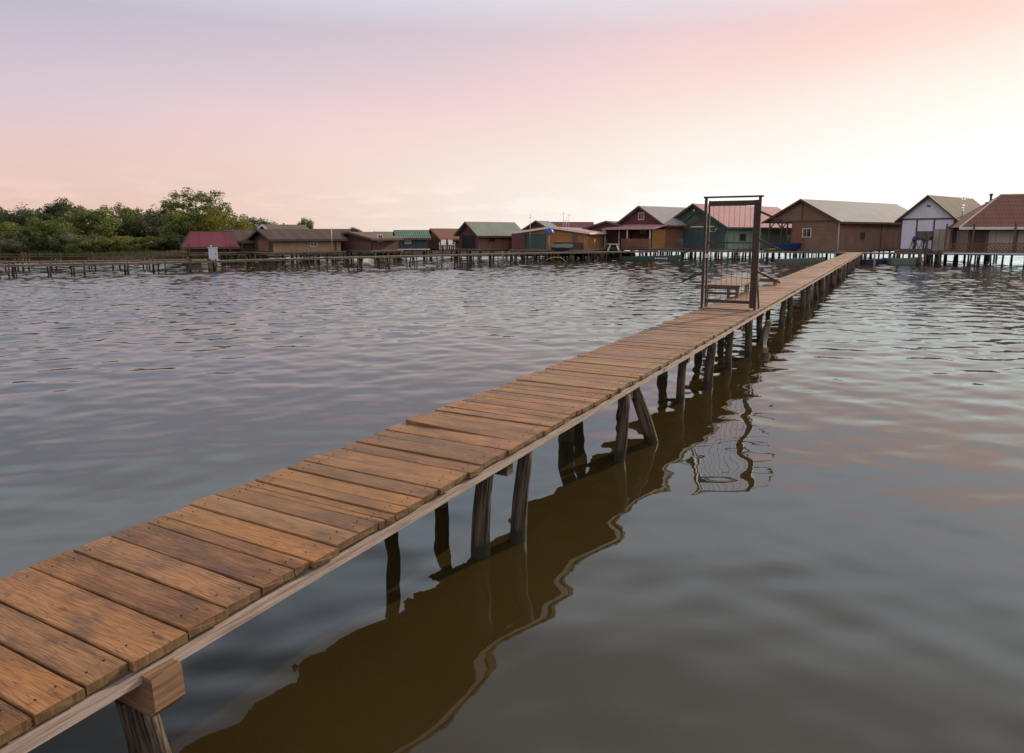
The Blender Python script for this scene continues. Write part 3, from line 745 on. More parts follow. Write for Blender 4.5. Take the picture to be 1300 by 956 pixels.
# ------------------------------------------------------------------ walkways along the huts
def walkway(name, label, pts, z=.7, width=1.0, railing=None, group='plank walkways in front of the huts', mat='deck'):
    P = [Vector(p[:2]) for p in pts]; r = empty(name, (P[0].x, P[0].y, 0), label, 'walkway', group); O = Vector((P[0].x, P[0].y, 0))
    dk = MB(); rl = MB()
    for p, q in zip(P, P[1:]):
        d = q-p; L = d.length; d.normalize(); nrm = Vector((-d.y, d.x)); a = 0
        if nrm.y < 0: nrm = -nrm
        T = lambda x, y, zz, p=p, d=d, nrm=nrm: (p.x+d.x*x+nrm.x*y-O.x, p.y+d.y*x+nrm.y*y-O.y, zz)
        dk.T = T
        while a < L:
            w = random.uniform(.16, .24)
            dk.box(a, min(a+w-.012, L), random.uniform(-.03, .03), width+random.uniform(-.04, .04), z-.035, z+random.uniform(-.004, .006)); a += w
        mb = MB(T)
        mb.box(0, L, .03, .08, z-.12, z-.037); mb.box(0, L, width-.08, width-.03, z-.12, z-.037); mb.build('stringer', 'greywood', r)
        a = .3
        while a < L:
            for y in (.1, width-.1):
                for _ in range(random.choice((1, 1, 2, 2, 3))):
                    w = T(a+random.uniform(-.35, .35), y, 0); o = put_pile(r, w[0], w[1], random.choice(THIN), (random.uniform(-.09, .09), random.uniform(-.12, .12)), 1.0, random.uniform(.7, 1.05))
            a += random.uniform(1.5, 2.3)
        if railing:
            mb = MB(T)
            for zz in railing: mb.bar((0, width, zz+random.uniform(-.02, .02)), (L, width, zz+random.uniform(-.02, .02)), .05, .07)
            mb.build('rail', 'beam', r); a = .2
            while a < L:
                mb = MB(T); mb.box(a-.04, a+.04, width+.027, width+.1, z-.1, railing[-1]+.12); mb.build('rail_post', 'beam', r); a += random.uniform(1.7, 2.2)
    dk.build('deck', mat, r); return r
M['olddeck'] = wood_side('old_walkway_wood', (.27, .2, .15), (.16, .11, .08))
AA = [atz(*q, .53) for q in ((-140, 340.5), (0, 336.5), (200, 332.8), (274, 331), (420, 327))]
walkway('walkway', 'low plank walkway in the left half running from the bank to the tan hut', AA, .53, .9, mat='olddeck')
BB = [atz(*q, .7) for q in ((420.5, 327), (600, 322.8), (700, 320.6), (835, 318.6))]
walkway('walkway', 'plank walkway running in front of the middle row of huts', BB, .7, 1.0, mat='olddeck')
CC = [(ptY(838, 300, 63)[0], 63, 0), (ptY(940, 300, 61.5)[0], 61.5, 0), (ptY(1062, 300, 57.2)[0], 57.2, 0), (ptY(1150, 300, 55.6)[0], 55.6, 0), (ptY(1200, 300, 54.5)[0], 54.5, 0)]
walkway('walkway', 'plank walkway crossing the far end of the jetty in front of the gabled boathouses', CC, .72, 1.1, mat='olddeck')
DD = [atz(*q, .47) for q in ((-60, 331.5), (22, 332.0), (260, 329.5))]
walkway('walkway', 'walkway with a rough two bar wooden handrail behind the low left one', DD, .47, .8, (.72, .90), mat='olddeck')

# ------------------------------------------------------------------ boats
def boat(name, label, px, Y, L, bw, heading, mat, h=.42, seats=2, z=0.0, marks=False, roll=0):
    x, y, _ = ptY(px, 300, Y)
    r = empty(name, (x, y, z-.07 if z == 0 else z), label, 'boat', 'flat bottomed punts', rz=heading); n = 12
    r.rotation_euler = (roll, 0, heading)
    mb = MB(); sec = []
    for i in range(n+1):
        t = i/n; s_ = -L/2+L*t; w = bw/2*(math.sin(math.pi*min(1, .12+t*.88*1.0))**.55 if t > .55 else 1-.25*(1-t/.55)**2)
        w = max(w, .16); zb = -.08+.22*max(0, (t-.7)/.3)**2+.08*max(0, (.2-t)/.2); zt = h-.1+.14*t*t
        sec.append([(s_, -w, zt), (s_, -w*.78, zb), (s_, w*.78, zb), (s_, w, zt), (s_, w-.04, zt), (s_, w*.74, zb+.05), (s_, -w*.74, zb+.05), (s_, -w+.04, zt)])
    b = 0
    for sc_ in sec: mb.v += sc_
    for i in range(n):
        for k in range(8):
            j = (k+1) % 8; mb.f.append((i*8+k, i*8+j, (i+1)*8+j, (i+1)*8+k)); mb.uv += [(0, 0)]*4; mb.c.append((.5,)*3); mb.m.append(0); mb.smooth.append(False)
    for o_ in (0, n*8):
        mb.f.append(tuple(o_+k for k in range(8))); mb.uv += [(0, 0)]*8; mb.c.append((.5,)*3); mb.m.append(0); mb.smooth.append(False)
        a = sec[0 if o_ == 0 else n]; e = .03 if o_ == 0 else -.03
        mb.face([a[0], a[1], a[2], a[3]])
    hull = mb.build('hull', mat, r)
    for k in range(seats):
        sx = -L*.25+k*L*.4/max(1, seats-1)
        mb = MB(); mb.box(sx-.12, sx+.12, -bw*.38, bw*.38, h-.2, h-.165); mb.build('seat', 'greywood', r)
    if marks:
        mb = MB()
        for k in range(7):
            s_ = -.55+k*.16+.75; mb.box(s_, s_+.09, -bw/2-.018, -bw/2+.02, .12, .24)
        mb.build('registration_mark', 'trimwhite', hull)
    return r
boat('punt', 'dark green punt with pale marks moored before the dark red hut', 828, 61.0, 5.2, 1.2, R(-3), 'boatgreen', marks=True)
boat('punt', 'grey green punt moored left of the jetty below the brown boathouse', 1020, 55.0, 3.8, 1.2, R(8), 'boatgrey')
boat('punt', 'dark blue punt tucked under the walkway right of the jetty end', 1118, 54.0, 2.6, 1.1, R(4), 'boatblue', .4, 1)
boat('punt', 'grey green punt with a raised bow right of the dark blue one', 1152, 53.0, 2.4, 1.1, R(-2), 'boatgrey', .5, 1)
bt = boat('rowing_boat', 'dark blue rowing boat stored on the open porch of the brown boathouse', 1003, 63.5, 2.6, 1.2, R(20), 'navy', .5, 1, z=.9)
boat('rowing_boat', 'grey boat propped up at an angle in front of the orange walled hut', 714, 60.8, 1.9, .9, R(5), 'boatgrey', .3, 1, z=.95, roll=R(-28))

# ------------------------------------------------------------------ smaller things
def simple(name, label, cat, px, Y, z, fn, mat, group=None, rz=0, part=None):
    x, y, _ = ptY(px, 300, Y); mb = MB(); fn(mb); o = mb.build(name, mat, None, (x, y, z)); o.rotation_euler = (0, 0, rz); return tag(o, label, cat, group)
# electric cabinet
x, y, _ = atz(268, 331, .53); y += .35
cab = empty('electrical_cabinet', (x, y, .54), 'tall pale blue grey electrical cabinet standing on the left walkway', 'cabinet', rz=R(20))
mb = MB(); mb.box(-.25, .25, -.16, .16, .0, .78); mb.box(-.28, .28, -.19, .19, .782, .83); mb.build('body', 'conduit', cab)
mb = MB(); mb.box(-.21, .21, -.185, -.163, .06, .72); d = mb.build('door', 'conduit', cab); mb = MB(); mb.box(.13, .16, -.2, -.187, .35, .47); mb.build('handle', 'black', d)
mb = MB(); mb.tube([(-.1, 0, .83), (-.1, 0, .95)], [.04, .04], 6); mb.build('vent_pipe', 'galv', cab)
# parasol
x, y, _ = ptY(697, 300, 61.6)
pa = empty('parasol', (x, y, HZ), 'blue parasol half open in front of the orange walled hut', 'parasol')
mb = MB(); mb.tube([(0, 0, 0), (0, 0, 1.9)], [.025, .025], 6); mb.build('pole', 'white', pa)
mb = MB(); mb.tube([(0, 0, 1.45), (0, 0, 1.5), (0, 0, 1.8), (0, 0, 1.93)], [.42, .45, .3, .03], 10, 0, .08, 3); mb.build('canopy', 'blue', pa)
# masts
for k, (px, y0, y1, Y, lab) in enumerate(((673, 272, 302, 62, 'thin tall antenna mast above the dark red shed wall'), (715, 268, 295, 70, 'tallest of the three thin masts above the purple red roof'),
                                   (722, 270, 295, 70, 'thin mast right of the tallest mast above the purple red roof'), (718.5, 276, 295, 70, 'short thick mast between the two thin masts above the purple red roof'),
                                   (421, 289, 303, 58, 'short pale pole above the dark roof beside the maroon hut'))):
    zt, zb = ptY(px, y0, Y)[2], .8
    simple('antenna_mast', lab, 'mast', px, Y, zb, lambda m, zt=zt, zb=zb: (m.tube([(0, 0, 0), (0, 0, (zt-zb)*.6), (.02, 0, zt-zb)], [.035, .03, .018], 6), m.tube([(-.15, 0, zt-zb-.3), (.15, 0, zt-zb-.28)], [.012, .012], 4)), 'galv', 'antenna masts over the huts')
zt = ptY(1219, 249, 58.5)[2]
an = empty('tv_antenna', (ptY(1219, 300, 58.5)[0], 58.5, ptY(1219, 275, 58.5)[2]), 'television aerial with crossbars on the mossy roof of the white boathouse', 'antenna'); hh = zt-an.location.z
mb = MB(); mb.tube([(0, 0, -.2), (0, 0, hh)], [.03, .02], 6); mb.build('mast', 'galv', an)
mb = MB()
for z, w in ((hh-.1, .3), (hh-.25, .22), (hh-.75, .16), (hh-.95, .16), (hh-1.15, .16)): mb.tube([(-w, -.1, z), (w, .1, z)], [.014]*2, 5)
mb.tube([(0, 0, hh-.1), (.35, .1, hh)], [.012]*2, 5); mb.build('crossbars', 'galv', an)
x, y, _ = ptY(1253, 300, 57); zt = ptY(1253, 246, 57)[2]
ch = empty('stove_chimney', (x, y, zt-1.6), 'dark metal stove chimney rising behind the terracotta roof', 'chimney')
mb = MB(); mb.tube([(0, 0, 0), (0, 0, 1.5)], [.09, .09], 10); mb.build('flue', 'chair', ch)
mb = MB(); mb.tube([(0, 0, 1.45), (0, 0, 1.62)], [.14, .12], 10); mb.box(-.35, .05, -.1, .1, .85, .95); mb.build('cap', 'chair', ch)
# air conditioner on the green side wall
w = green.T(green.L*.78, -.16, 1.75)
ac = empty('air_conditioner', (green.root.location.x+w[0], green.root.location.y+w[1], w[2]), 'white air conditioner box with round black fan on the pale green wall', 'air conditioner', rz=R(38))
mb = MB(); mb.box(-.38, .38, -.13, .13, -.3, .3); mb.build('body', 'white', ac)
mb = MB(); P = [(.0+.2*math.cos(t), -.145, .2*math.sin(t)) for t in [k*math.pi/6 for k in range(13)]]; mb.tube(P, [.035]*13, 5); mb.tube([(0, -.14, -.05), (0, -.14, .05)], [.03]*2, 5); mb.build('fan', 'black', ac)
# chairs
def chair(px, Y, z, mat, label, rz):
    x, y, _ = ptY(px, 300, Y); c = empty('plastic_chair', (x, y, z), label, 'chair', 'plastic chairs on the hut decks', rz)
    mb = MB(); mb.box(-.24, .24, -.24, .22, .42, .45); mb.build('seat', mat, c)
    mb = MB(); mb.box(-.24, .24, .2, .24, .452, .9); mb.build('backrest', mat, c)
    for sx in (-1, 1):
        mb = MB(); mb.box(sx*.25-.02, sx*.25+.02, -.22, .2, .64, .67); mb.box(sx*.25-.02, sx*.25+.02, -.22, -.18, .45, .64); mb.build('arm', mat, c)
        for sy in (-.2, .2): mb = MB(); mb.box(sx*.22-.02, sx*.22+.02, sy-.02, sy+.02, 0, .42); mb.build('leg', mat, c)
chair(866, 64.9, .83, 'chair', 'dark plastic chair in front of the teal boat doors of the green boathouse', R(10))
chair(562, 64.8, HZ, 'cloth_white', 'white plastic chair at the corner of the orange red roofed hut', R(-15))
chair(573, 65.2, HZ, 'cloth_white', 'white plastic chair beside the dark open gable of the grey green roofed hut', R(35))
# trestle
x, y, _ = ptY(779, 300, 62.2)
tr = empty('trestle_table', (x, y, .71), 'pale trestle table with splayed legs below the lean-to', 'table')
mb = MB(); mb.box(-.5, .5, -.3, .3, .58, .62); mb.build('tabletop', 'trimwhite', tr)
for sx in (-1, 1):
    for sy in (-1, 1): mb = MB(); mb.bar((sx*.25, sy*.2, .58), (sx*.5, sy*.26, 0), .05); mb.build('leg', 'trimwhite', tr)
# outboard motors on a stand by the white house
w = white.T(-1.0, 2.0, .8)
for k, dx in enumerate((0, -.75)):
    om = empty('outboard_motor', (white.root.location.x+w[0]+dx, white.root.location.y+w[1]+.1*k-.3, .805), ('dark outboard motor on a stand nearest the grey wind screen of the white boathouse', 'dark outboard motor on a stand left of the other before the white boathouse')[k], 'outboard motor', 'outboard motors by the white boathouse', R(25))
    mb = MB(); mb.tube([(0, 0, .75), (0, 0, .85), (0, -.05, 1.1), (0, 0, 1.2)], [.15, .2, .19, .08], 8); mb.build('cowling', ('chair', 'navy')[k], om)
    mb = MB(); mb.tube([(0, 0, .78), (0, .02, .2)], [.07, .05], 8); mb.box(-.02, .02, -.1, .14, .16, .2); mb.build('shaft', 'chair', om)
    mb = MB(); mb.tube([(0, -.12, .95), (0, -.55, 1.05)], [.025, .03], 6); mb.build('tiller', 'black', om)
    mb = MB(); mb.box(-.35, .35, -.02, .03, .62, .72); mb.bar((-.3, 0, .62), (-.4, .2, 0), .05); mb.bar((.3, 0, .62), (.4, .2, 0), .05); mb.bar((-.3, 0, .62), (-.38, -.25, 0), .05); mb.bar((.3, 0, .62), (.38, -.25, 0), .05); mb.build('stand', 'greywood', om)
# mooring posts
for k, (px, Y, h_, sr, lab, m) in enumerate(((1169, 52.5, 1.1, 2.2, 'thick dark mooring post in the water below the white boathouse', 'pile'), (1178, 53.4, 2.1, 1.2, 'tall thin mooring post left of the motors at the white boathouse', 'pile'),
        (1112, 52.2, .95, .8, 'slim pale mooring stake beside the dark blue punt', 'pale'), (638, 57.5, .8, .8, 'pale stake before the grey green roofed hut', 'pale'), (1194, 52.3, 1.0, 1.4, 'dark mooring post below the left corner of the lattice rail', 'pile'))):
    me = FARPILES[k % 4]
    x, y, _ = ptY(px, 300, Y); o = bpy.data.objects.new('mooring_post', me); COL.objects.link(o); o.location = (x, y, 0); o.scale = (sr, sr, h_/.66)
    if m == 'pale':
        o.data = me.copy(); o.data.materials.clear(); o.data.materials.append(M['stringer'])
    tag(o, lab, 'post', 'mooring posts in the water')
# bent branch in the water
simple('bent_branch', 'pale bent branch arching out of the water before the orange walled hut', 'branch', 704, 56.5, 0, lambda m: m.tube([(-.9, 0, -.1), (-.5, 0, .22), (0, 0, .33), (.5, 0, .3), (1.0, 0, -.05)], [.025, .03, .035, .03, .02], 6), 'stringer')
simple('towel', 'small white cloth hanging on the orange railing of the lean-to', 'cloth', 753, 66.3, 1.35, lambda m: m.prism([(-.3, .35), (.3, .35), (.12, .0), (-.05, -.08)], -.02, .01, 'y'), 'cloth_white')

# ------------------------------------------------------------------ bank, trees, far shore, water
def sheet(name, pts, z, mat, kind='structure', top=None):
    me = bpy.data.meshes.new(name); bm = bmesh.new(); vs = [bm.verts.new((*p, z)) for p in pts]; bm.faces.new(vs); bm.to_mesh(me); bm.free()
    me.materials.append(M[mat]); o = bpy.data.objects.new(name, me); COL.objects.link(o); o['kind'] = kind; return o

def lake():
    """one polar sheet: fine real waves where they can be seen, coarse out to the horizon"""
    g = np.random.default_rng(77); C0 = np.array([0., -2.2])
    az = np.concatenate([np.radians(np.linspace(-64, 64, 1200)), np.radians(np.linspace(64, 296, 30)[1:-1])]); nA = len(az)
    rs = [.4]
    while rs[-1] < 110: r = rs[-1]; rs.append(r+min(.11, max(.03, .012*r)) if r < 70 else r+.22)
    while rs[-1] < 9000: rs.append(rs[-1]*1.35)
    rs = np.array(rs); nR = len(rs)
    X = C0[0]+rs[:, None]*np.sin(az)[None]; Y = C0[1]+rs[:, None]*np.cos(az)[None]; d = np.hypot(X, Y)
    Z = np.zeros_like(X)
    nw = 90; lam = np.exp(g.uniform(math.log(.27), math.log(1.5), nw)); th = R(98)+g.normal(0, .62, nw); ph = g.uniform(0, 6.28, nw)
    slope = .016*(lam/1.0)**-.12
    wob = .5*np.sin(X*.21+1.3)+.5*np.cos(Y*.17+.4)
    for l, t, p, sl in zip(lam, th, ph, slope):
        k = 2*math.pi/l; grp = 1+.55*np.sin((X*math.cos(t+1)+Y*math.sin(t+1))*k*.17+p*2)
        fade = np.clip((l/(.0045*d+1e-6)-1)/2, 0, 1) if l < 1 else 1
        Z += sl/k*grp*fade*np.sin(k*(X*math.cos(t)+Y*math.sin(t))+p+wob)
    amp = np.interp(d, [0, 6, 12, 22, 40, 90, 108], [.25, .28, .44, .66, .78, .8, 0])
    patch = .85+.25*np.sin(X*.13+.7*np.sin(Y*.11))*np.cos(Y*.09+1.1)
    a2 = np.abs((az+math.pi) % (2*math.pi)-math.pi); edge = np.clip((R(63.5)-a2)/R(4), 0, 1)[None]
    Z *= amp*patch*edge
    v = np.stack([X, Y, Z], -1).reshape(-1, 3)
    i = np.arange(nR-1)[:, None]*nA; j = np.arange(nA)[None]; jn = (j+1) % nA
    q = np.stack([i+j, i+nA+j, i+nA+jn, i+jn], -1).reshape(-1, 4)
    me = bpy.data.meshes.new('lake_water'); me.vertices.add(len(v)+1); me.vertices.foreach_set('co', np.vstack([v, [[*C0, 0]]]).astype(np.float32).ravel())
    tri = np.stack([np.arange(nA), (np.arange(nA)+1) % nA, np.full(nA, len(v))], -1)
    li = np.concatenate([q.ravel(), tri.ravel()]).astype(np.int32); me.loops.add(len(li)); me.loops.foreach_set('vertex_index', li)
    st = np.concatenate([np.arange(len(q))*4, len(q)*4+np.arange(nA)*3]).astype(np.int32); me.polygons.add(len(st)); me.polygons.foreach_set('loop_start', st)
    me.update(calc_edges=True); me.polygons.foreach_set('use_smooth', np.ones(len(st), bool)); me.materials.append(M['water'])
    if me.polygons[100].normal.z < 0: me.flip_normals()
    o = bpy.data.objects.new('lake_water', me); COL.objects.link(o); o.location.z = -.07; o['kind'] = 'structure'; return o
lake()
def bank(name, x0, x1, y0, y1, hz, seed):
    nx, ny = 70, 14; rr = random.Random(seed); v = []; f = []
    for j in range(ny+1):
        for i in range(nx+1):
            x = x0+(x1-x0)*i/nx; t = j/ny; y = y0+(y1-y0)*t**1.6 + 2.2*mnoise.noise(Vector((x*.12, seed, 0)))*(1-t)+.6*mnoise.noise(Vector((x*.6, seed, 4)))*(1-t)
            ex = min(1, i/3, (nx-i)/3)
            z = -.25+(hz+.25)*min(1, t*7)*ex+.12*mnoise.noise(Vector((x*.3, y*.3, 2)))
            v.append((x, y, z))
    for j in range(ny):
        for i in range(nx): b = j*(nx+1)+i; f.append((b, b+1, b+nx+2, b+nx+1))
    me = bpy.data.meshes.new(name); me.from_pydata(v, [], f); me.materials.append(M['soil']); o = bpy.data.objects.new(name, me); COL.objects.link(o); o['kind'] = 'structure'; return o
bank('river_bank', -120, -21, 66, 150, .35, 3)
bank('added_bank', -34, 14, 74, 120, .45, 5)  # added behind the huts to block the bright water under their floors
bank('far_shore', -900, 1500, 330, 900, .6, 7)

def crown_mesh(seed, n_clump, leaves, size, leafs, mat, squash=(1, 1, 1), airy=1.0, droop=False):
    g = np.random.default_rng(seed)
    ctr = g.normal(size=(n_clump, 3)); ctr /= np.linalg.norm(ctr, axis=1)[:, None]
    rr_ = g.uniform(.3, 1.0, n_clump)**.6; ctr = ctr*rr_[:, None]*np.array(squash)
    crad = g.uniform(.2, .42, n_clump)*airy
    N = n_clump*leaves; idx = np.repeat(np.arange(n_clump), leaves)
    d = g.normal(size=(N, 3)); d /= np.linalg.norm(d, axis=1)[:, None]; d *= (g.uniform(0, 1, N)**.45)[:, None]
    if droop: d[:, 2] = d[:, 2]*1.5-.3; d[:, :2] *= .75
    c = (ctr[idx]+d*crad[idx][:, None]*np.array([.85, .85, 1.1]))*size
    a = g.normal(size=(N, 3)); a /= np.linalg.norm(a, axis=1)[:, None]; b = g.normal(size=(N, 3)); b -= (b*a).sum(1)[:, None]*a; b /= np.linalg.norm(b, axis=1)[:, None]
    s_ = leafs*g.uniform(.6, 1.4, N)[:, None]
    v = np.stack([c-a*s_, c-b*s_*.55, c+a*s_, c+b*s_*.55], 1).reshape(-1, 3)
    me = bpy.data.meshes.new('crown'); me.vertices.add(4*N); me.vertices.foreach_set('co', v.astype(np.float32).ravel())
    me.loops.add(4*N); me.loops.foreach_set('vertex_index', np.arange(4*N, dtype=np.int32)); me.polygons.add(N); me.polygons.foreach_set('loop_start', np.arange(0, 4*N, 4, dtype=np.int32)); 
    me.update(calc_edges=True)
    ca = me.color_attributes.new('rnd', 'FLOAT_COLOR', 'CORNER'); cl = g.random((n_clump, 3)); k = np.ones((N, 4), np.float32); k[:, :3] = cl[idx]*.7+g.random((N, 3))*.3
    ca.data.foreach_set('color', np.repeat(k, 4, axis=0).ravel()); me.materials.append(M[mat]); return me
CR = dict(
    a=crown_mesh(1, 60, 170, 1, .05, 'leaf_a', (1, 1, .95)), b=crown_mesh(2, 60, 170, 1, .05, 'leaf_b', (1, 1, 1.05)), c=crown_mesh(3, 40, 110, 1, .05, 'leaf_c', (1, 1, 1), .85),
    d=crown_mesh(4, 44, 140, 1, .045, 'leaf_d', (1, 1, .8), 1.0, True), e=crown_mesh(5, 90, 110, 1, .038, 'leaf_a', (1, 1, 1.1), .62), f=crown_mesh(6, 44, 120, 1, .045, 'leaf_b', (1, 1, .9), .8))
def trunk_mesh(seed):
    rr = random.Random(seed); mb = MB()
    mb.tube([(0, 0, -.1), (.02, 0, .4), (rr.uniform(-.05, .05), .02, .8), (rr.uniform(-.08, .08), 0, 1.35)], [.055, .042, .032, .012], 7, 0, .06, seed)
    for k in range(6):
        t = rr.uniform(.35, .8); an = rr.random()*6.28; r_ = rr.uniform(.3, .6)
        mb.tube([(0.02, 0, t), (math.cos(an)*r_*.5, math.sin(an)*r_*.5, t+.22), (math.cos(an)*r_, math.sin(an)*r_, t+rr.uniform(.35, .6))], [.022, .015, .006], 5, 0, .05, k)
    o = mb.build('trunk', 'bark'); me = o.data; bpy.data.objects.remove(o); return me
TR = [trunk_mesh(k) for k in range(3)]
def tree(px, top, Y, w, kind, label, z0=.3, name='broadleaf_tree', cat='tree', group='trees on the left bank', low=.25):
    """crown top at picture row `top`, crown half width w metres"""
    x, y, zt = ptY(px, top, Y); r = empty(name, (x, y, z0), label, cat, group, random.random()*6.28)
    Ht = zt-z0; c = bpy.data.objects.new('crown', CR[kind]); COL.objects.link(c); c.parent = r
    hz = Ht*(1-low)/2; c.location = (0, 0, Ht-hz*.97); c.scale = (w, w, hz)
    t = bpy.data.objects.new('trunk', random.choice(TR)); COL.objects.link(t); t.parent = r; s_ = Ht/1.55; t.scale = (s_*.8, s_*.8, s_)
    return r
LT = 'trees on the left bank'
tree(-12, 266, 84, 3.2, 'b', 'tree cut by the left edge of the picture')
tree(22, 263, 82, 3.3, 'd', 'greyish rounded tree nearest the left edge')
tree(46, 270, 78, 2.3, 'b', 'low dark tree between the grey rounded tree and the tall dark one')
tree(74, 257, 88, 2.5, 'b', 'tall dark tree with a squared top left of the paired trees')
tree(60, 277, 72, 2.4, 'a', 'mid green tree with a lower crown in front of the tall dark one')
tree(97, 261, 84, 2.6, 'f', 'dark left tree of the pair with touching crowns')
tree(117, 263, 80, 2.7, 'a', 'lighter right tree of the pair with touching crowns')
tree(139, 279, 84, 2.3, 'b', 'low dark tree in the dip of the tree line')
tree(156, 262, 88, 2.7, 'e', 'thin crowned tree right of the dip in the tree line')
tree(178, 268, 92, 2.6, 'a', 'tree between the thin crowned one and the rounded pair', low=.2)
tree(200, 265, 86, 2.8, 'd', 'rounded grey green tree left of the tallest tree')
tree(222, 270, 90, 2.2, 'b', 'dark tree touching the left side of the tallest tree')
tree(247, 243, 82, 3.7, 'e', 'tallest tree with an open airy crown above the crimson roof', low=.35)
tree(230, 270, 78, 2.2, 'a', 'bushy tree under the left side of the tallest crown')
tree(270, 266, 79, 2.1, 'c', 'yellow green tree under the right side of the tallest crown')
tree(288, 270, 76, 2.3, 'c', 'yellow green tree at the right foot of the tallest tree')
tree(306, 279, 92, 2.6, 'd', 'small grey green tree above the dark sheet roofed shed')
tree(320, 274, 96, 2.5, 'f', 'dark small tree above the pale bargeboard')
tree(338, 279, 104, 2.8, 'd', 'farthest rounded tree above the grey brown roof')
tree(387, 278, 120, 1.6, 'a', 'lone small tree peeking above the grey brown roof')
tree(450, 290, 140, 1.6, 'b', 'dark pointed treetop above the maroon hut roofs')
tree(8, 284, 73, 3.0, 'a', 'green tree with a broad low crown at the left edge', low=.12)
for k, (px, top, Y, w, kd, lab) in enumerate(((-8, 298, 68.5, 2.6, 'd', 'bush cut by the left edge above the walkway'), (22, 301, 68, 1.9, 'd', 'pale rounded willow bush second from the left edge'), (50, 296, 70, 2.0, 'a', 'bright green bush below the low dark tree'),
        (66, 300, 69, 1.6, 'b', 'small dark bush left of the drooping willow'), (84, 295, 70, 2.0, 'd', 'drooping pale willow bush below the paired trees'), (106, 302, 69, 1.7, 'a', 'low green bush right of the drooping willow'), (122, 296, 70, 1.7, 'd', 'pale bush with a raised top below the right paired tree'),
        (138, 305, 69, 1.6, 'a', 'low green bush in line with the dip of the trees'), (156, 300, 70, 2.0, 'c', 'yellowish bush below the thin crowned tree'), (176, 303, 70, 1.9, 'a', 'green bush left of the reddish bush'), (196, 300, 71, 2.2, 'c', 'yellow green bush under the rounded grey green tree'), (216, 298, 72, 2.2, 'b', 'dark bush left of the crimson roof'))):
    tree(px, top, Y, w, kd, lab, .15, 'bush', 'bush', 'bushes along the left bank', .0)
# long grass and far woods
g = np.random.default_rng(9)
def blades(name, n, fx, fy, hz, mat, wid, kind='stuff'):
    x = fx(n); y = fy(n); h_ = hz*g.uniform(.4, 1, n); an = g.uniform(0, 6.28, n); z0 = np.zeros(n)+.05
    a = np.stack([np.cos(an)*wid, np.sin(an)*wid, np.zeros(n)], 1); c = np.stack([x, y, z0], 1); tip = c+np.stack([g.normal(0, .2, n)*h_, g.normal(0, .2, n)*h_, h_], 1)
    v = np.stack([c-a, c+a, tip], 1).reshape(-1, 3); me = bpy.data.meshes.new(name); me.from_pydata(v.tolist(), [], np.arange(3*n).reshape(-1, 3).tolist())
    ca = me.color_attributes.new('rnd', 'FLOAT_COLOR', 'CORNER'); k = np.ones((n, 4), np.float32); k[:, :3] = g.random((n, 3)); ca.data.foreach_set('color', np.repeat(k, 3, axis=0).ravel())
    me.materials.append(M[mat]); o = bpy.data.objects.new(name, me); COL.objects.link(o); o['kind'] = kind; return o
o = blades('bank_grass', 16000, lambda n: g.uniform(-75, -24, n), lambda n: g.uniform(66.5, 74, n), .7, 'leaf_b', .05); o['label'] = 'long grass and reeds along the left bank'
wood = []
N = 26000; x = g.uniform(-500, 900, N); ht = 2.4+1.6*np.array([mnoise.noise(Vector((q*.02, 1, 0))) for q in x])+.9*np.array([mnoise.noise(Vector((q*.11, 5, 0))) for q in x])
z = g.uniform(0, 1, N)**.7*np.maximum(ht, .8)*1.15+.4; y = 350+g.uniform(0, 14, N)
a = g.normal(size=(N, 3)); b = g.normal(size=(N, 3)); c = np.stack([x, y, z], 1); v = np.stack([c-a*.45, c-b*.4, c+a*.45, c+b*.4], 1).reshape(-1, 3)
me = bpy.data.meshes.new('distant_wood'); me.from_pydata(v.tolist(), [], np.arange(4*N).reshape(-1, 4).tolist())
ca = me.color_attributes.new('rnd', 'FLOAT_COLOR', 'CORNER'); k = np.ones((N, 4), np.float32); k[:, :3] = g.random((N, 3)); ca.data.foreach_set('color', np.repeat(k, 4, axis=0).ravel())
me.materials.append(M['leaf_b']); o = bpy.data.objects.new('distant_wood', me); COL.objects.link(o); o['kind'] = 'stuff'; o['label'] = 'low distant tree line on the far shore'

# ------------------------------------------------------------------ sky
SUN_AZ, SUN_EL = R(43), R(21)        # clockwise from +Y
wd = bpy.data.worlds.new('World'); SC.world = wd; wd.use_nodes = True; t = wd.node_tree; N_ = t.nodes; Lk = t.links; N_.clear()
class WN(NT):
    def __init__(s): s.t = t; s.n = N_; s.l = Lk
s = WN()
gen = s.new('ShaderNodeTexCoord').outputs['Generated']
xyz = s.new('ShaderNodeSeparateXYZ'); Lk.new(gen, xyz.inputs[0])
el = s.math('MULTIPLY', s.math('ARCSINE', xyz.outputs[2]), 57.3)
t_ = s.math('SUBTRACT', s.math('SUBTRACT', el, s.math('MULTIPLY', xyz.outputs[0], 10.8)), 8.5)
wob = s.noise(s.vec(gen, (1, 1, 3)), 3.0, 3, .5)
t_ = s.math('ADD', t_, s.math('MULTIPLY', s.math('SUBTRACT', wob, .5), 3))
f = s.math('DIVIDE', s.math('ADD', t_, 15), 30, True)
def srgb(r, g_, b_): return tuple(((c/255)/12.92 if c/255 < .04045 else ((c/255+.055)/1.055)**2.4) for c in (r, g_, b_))
grad = s.ramp(f, [(.0, srgb(255, 254, 251)), (.2, srgb(254, 251, 247)), (.35, srgb(249, 238, 229)), (.5, srgb(245, 220, 213)), (.6, srgb(237, 208, 209)), (.72, srgb(218, 199, 207)), (.85, srgb(201, 191, 203)), (1.0, srgb(178, 176, 189))])
salm = s.math('MULTIPLY', s.ramp(s.math('ABSOLUTE', s.math('DIVIDE', s.math('SUBTRACT', t_, 1.2), 4.4)), [(0, 1.0), (1, 0.0)]), s.ramp(xyz.outputs[0], [(.12, 0.0), (.55, .5)]))
grad = s.mix(salm, grad, srgb(253, 194, 178))
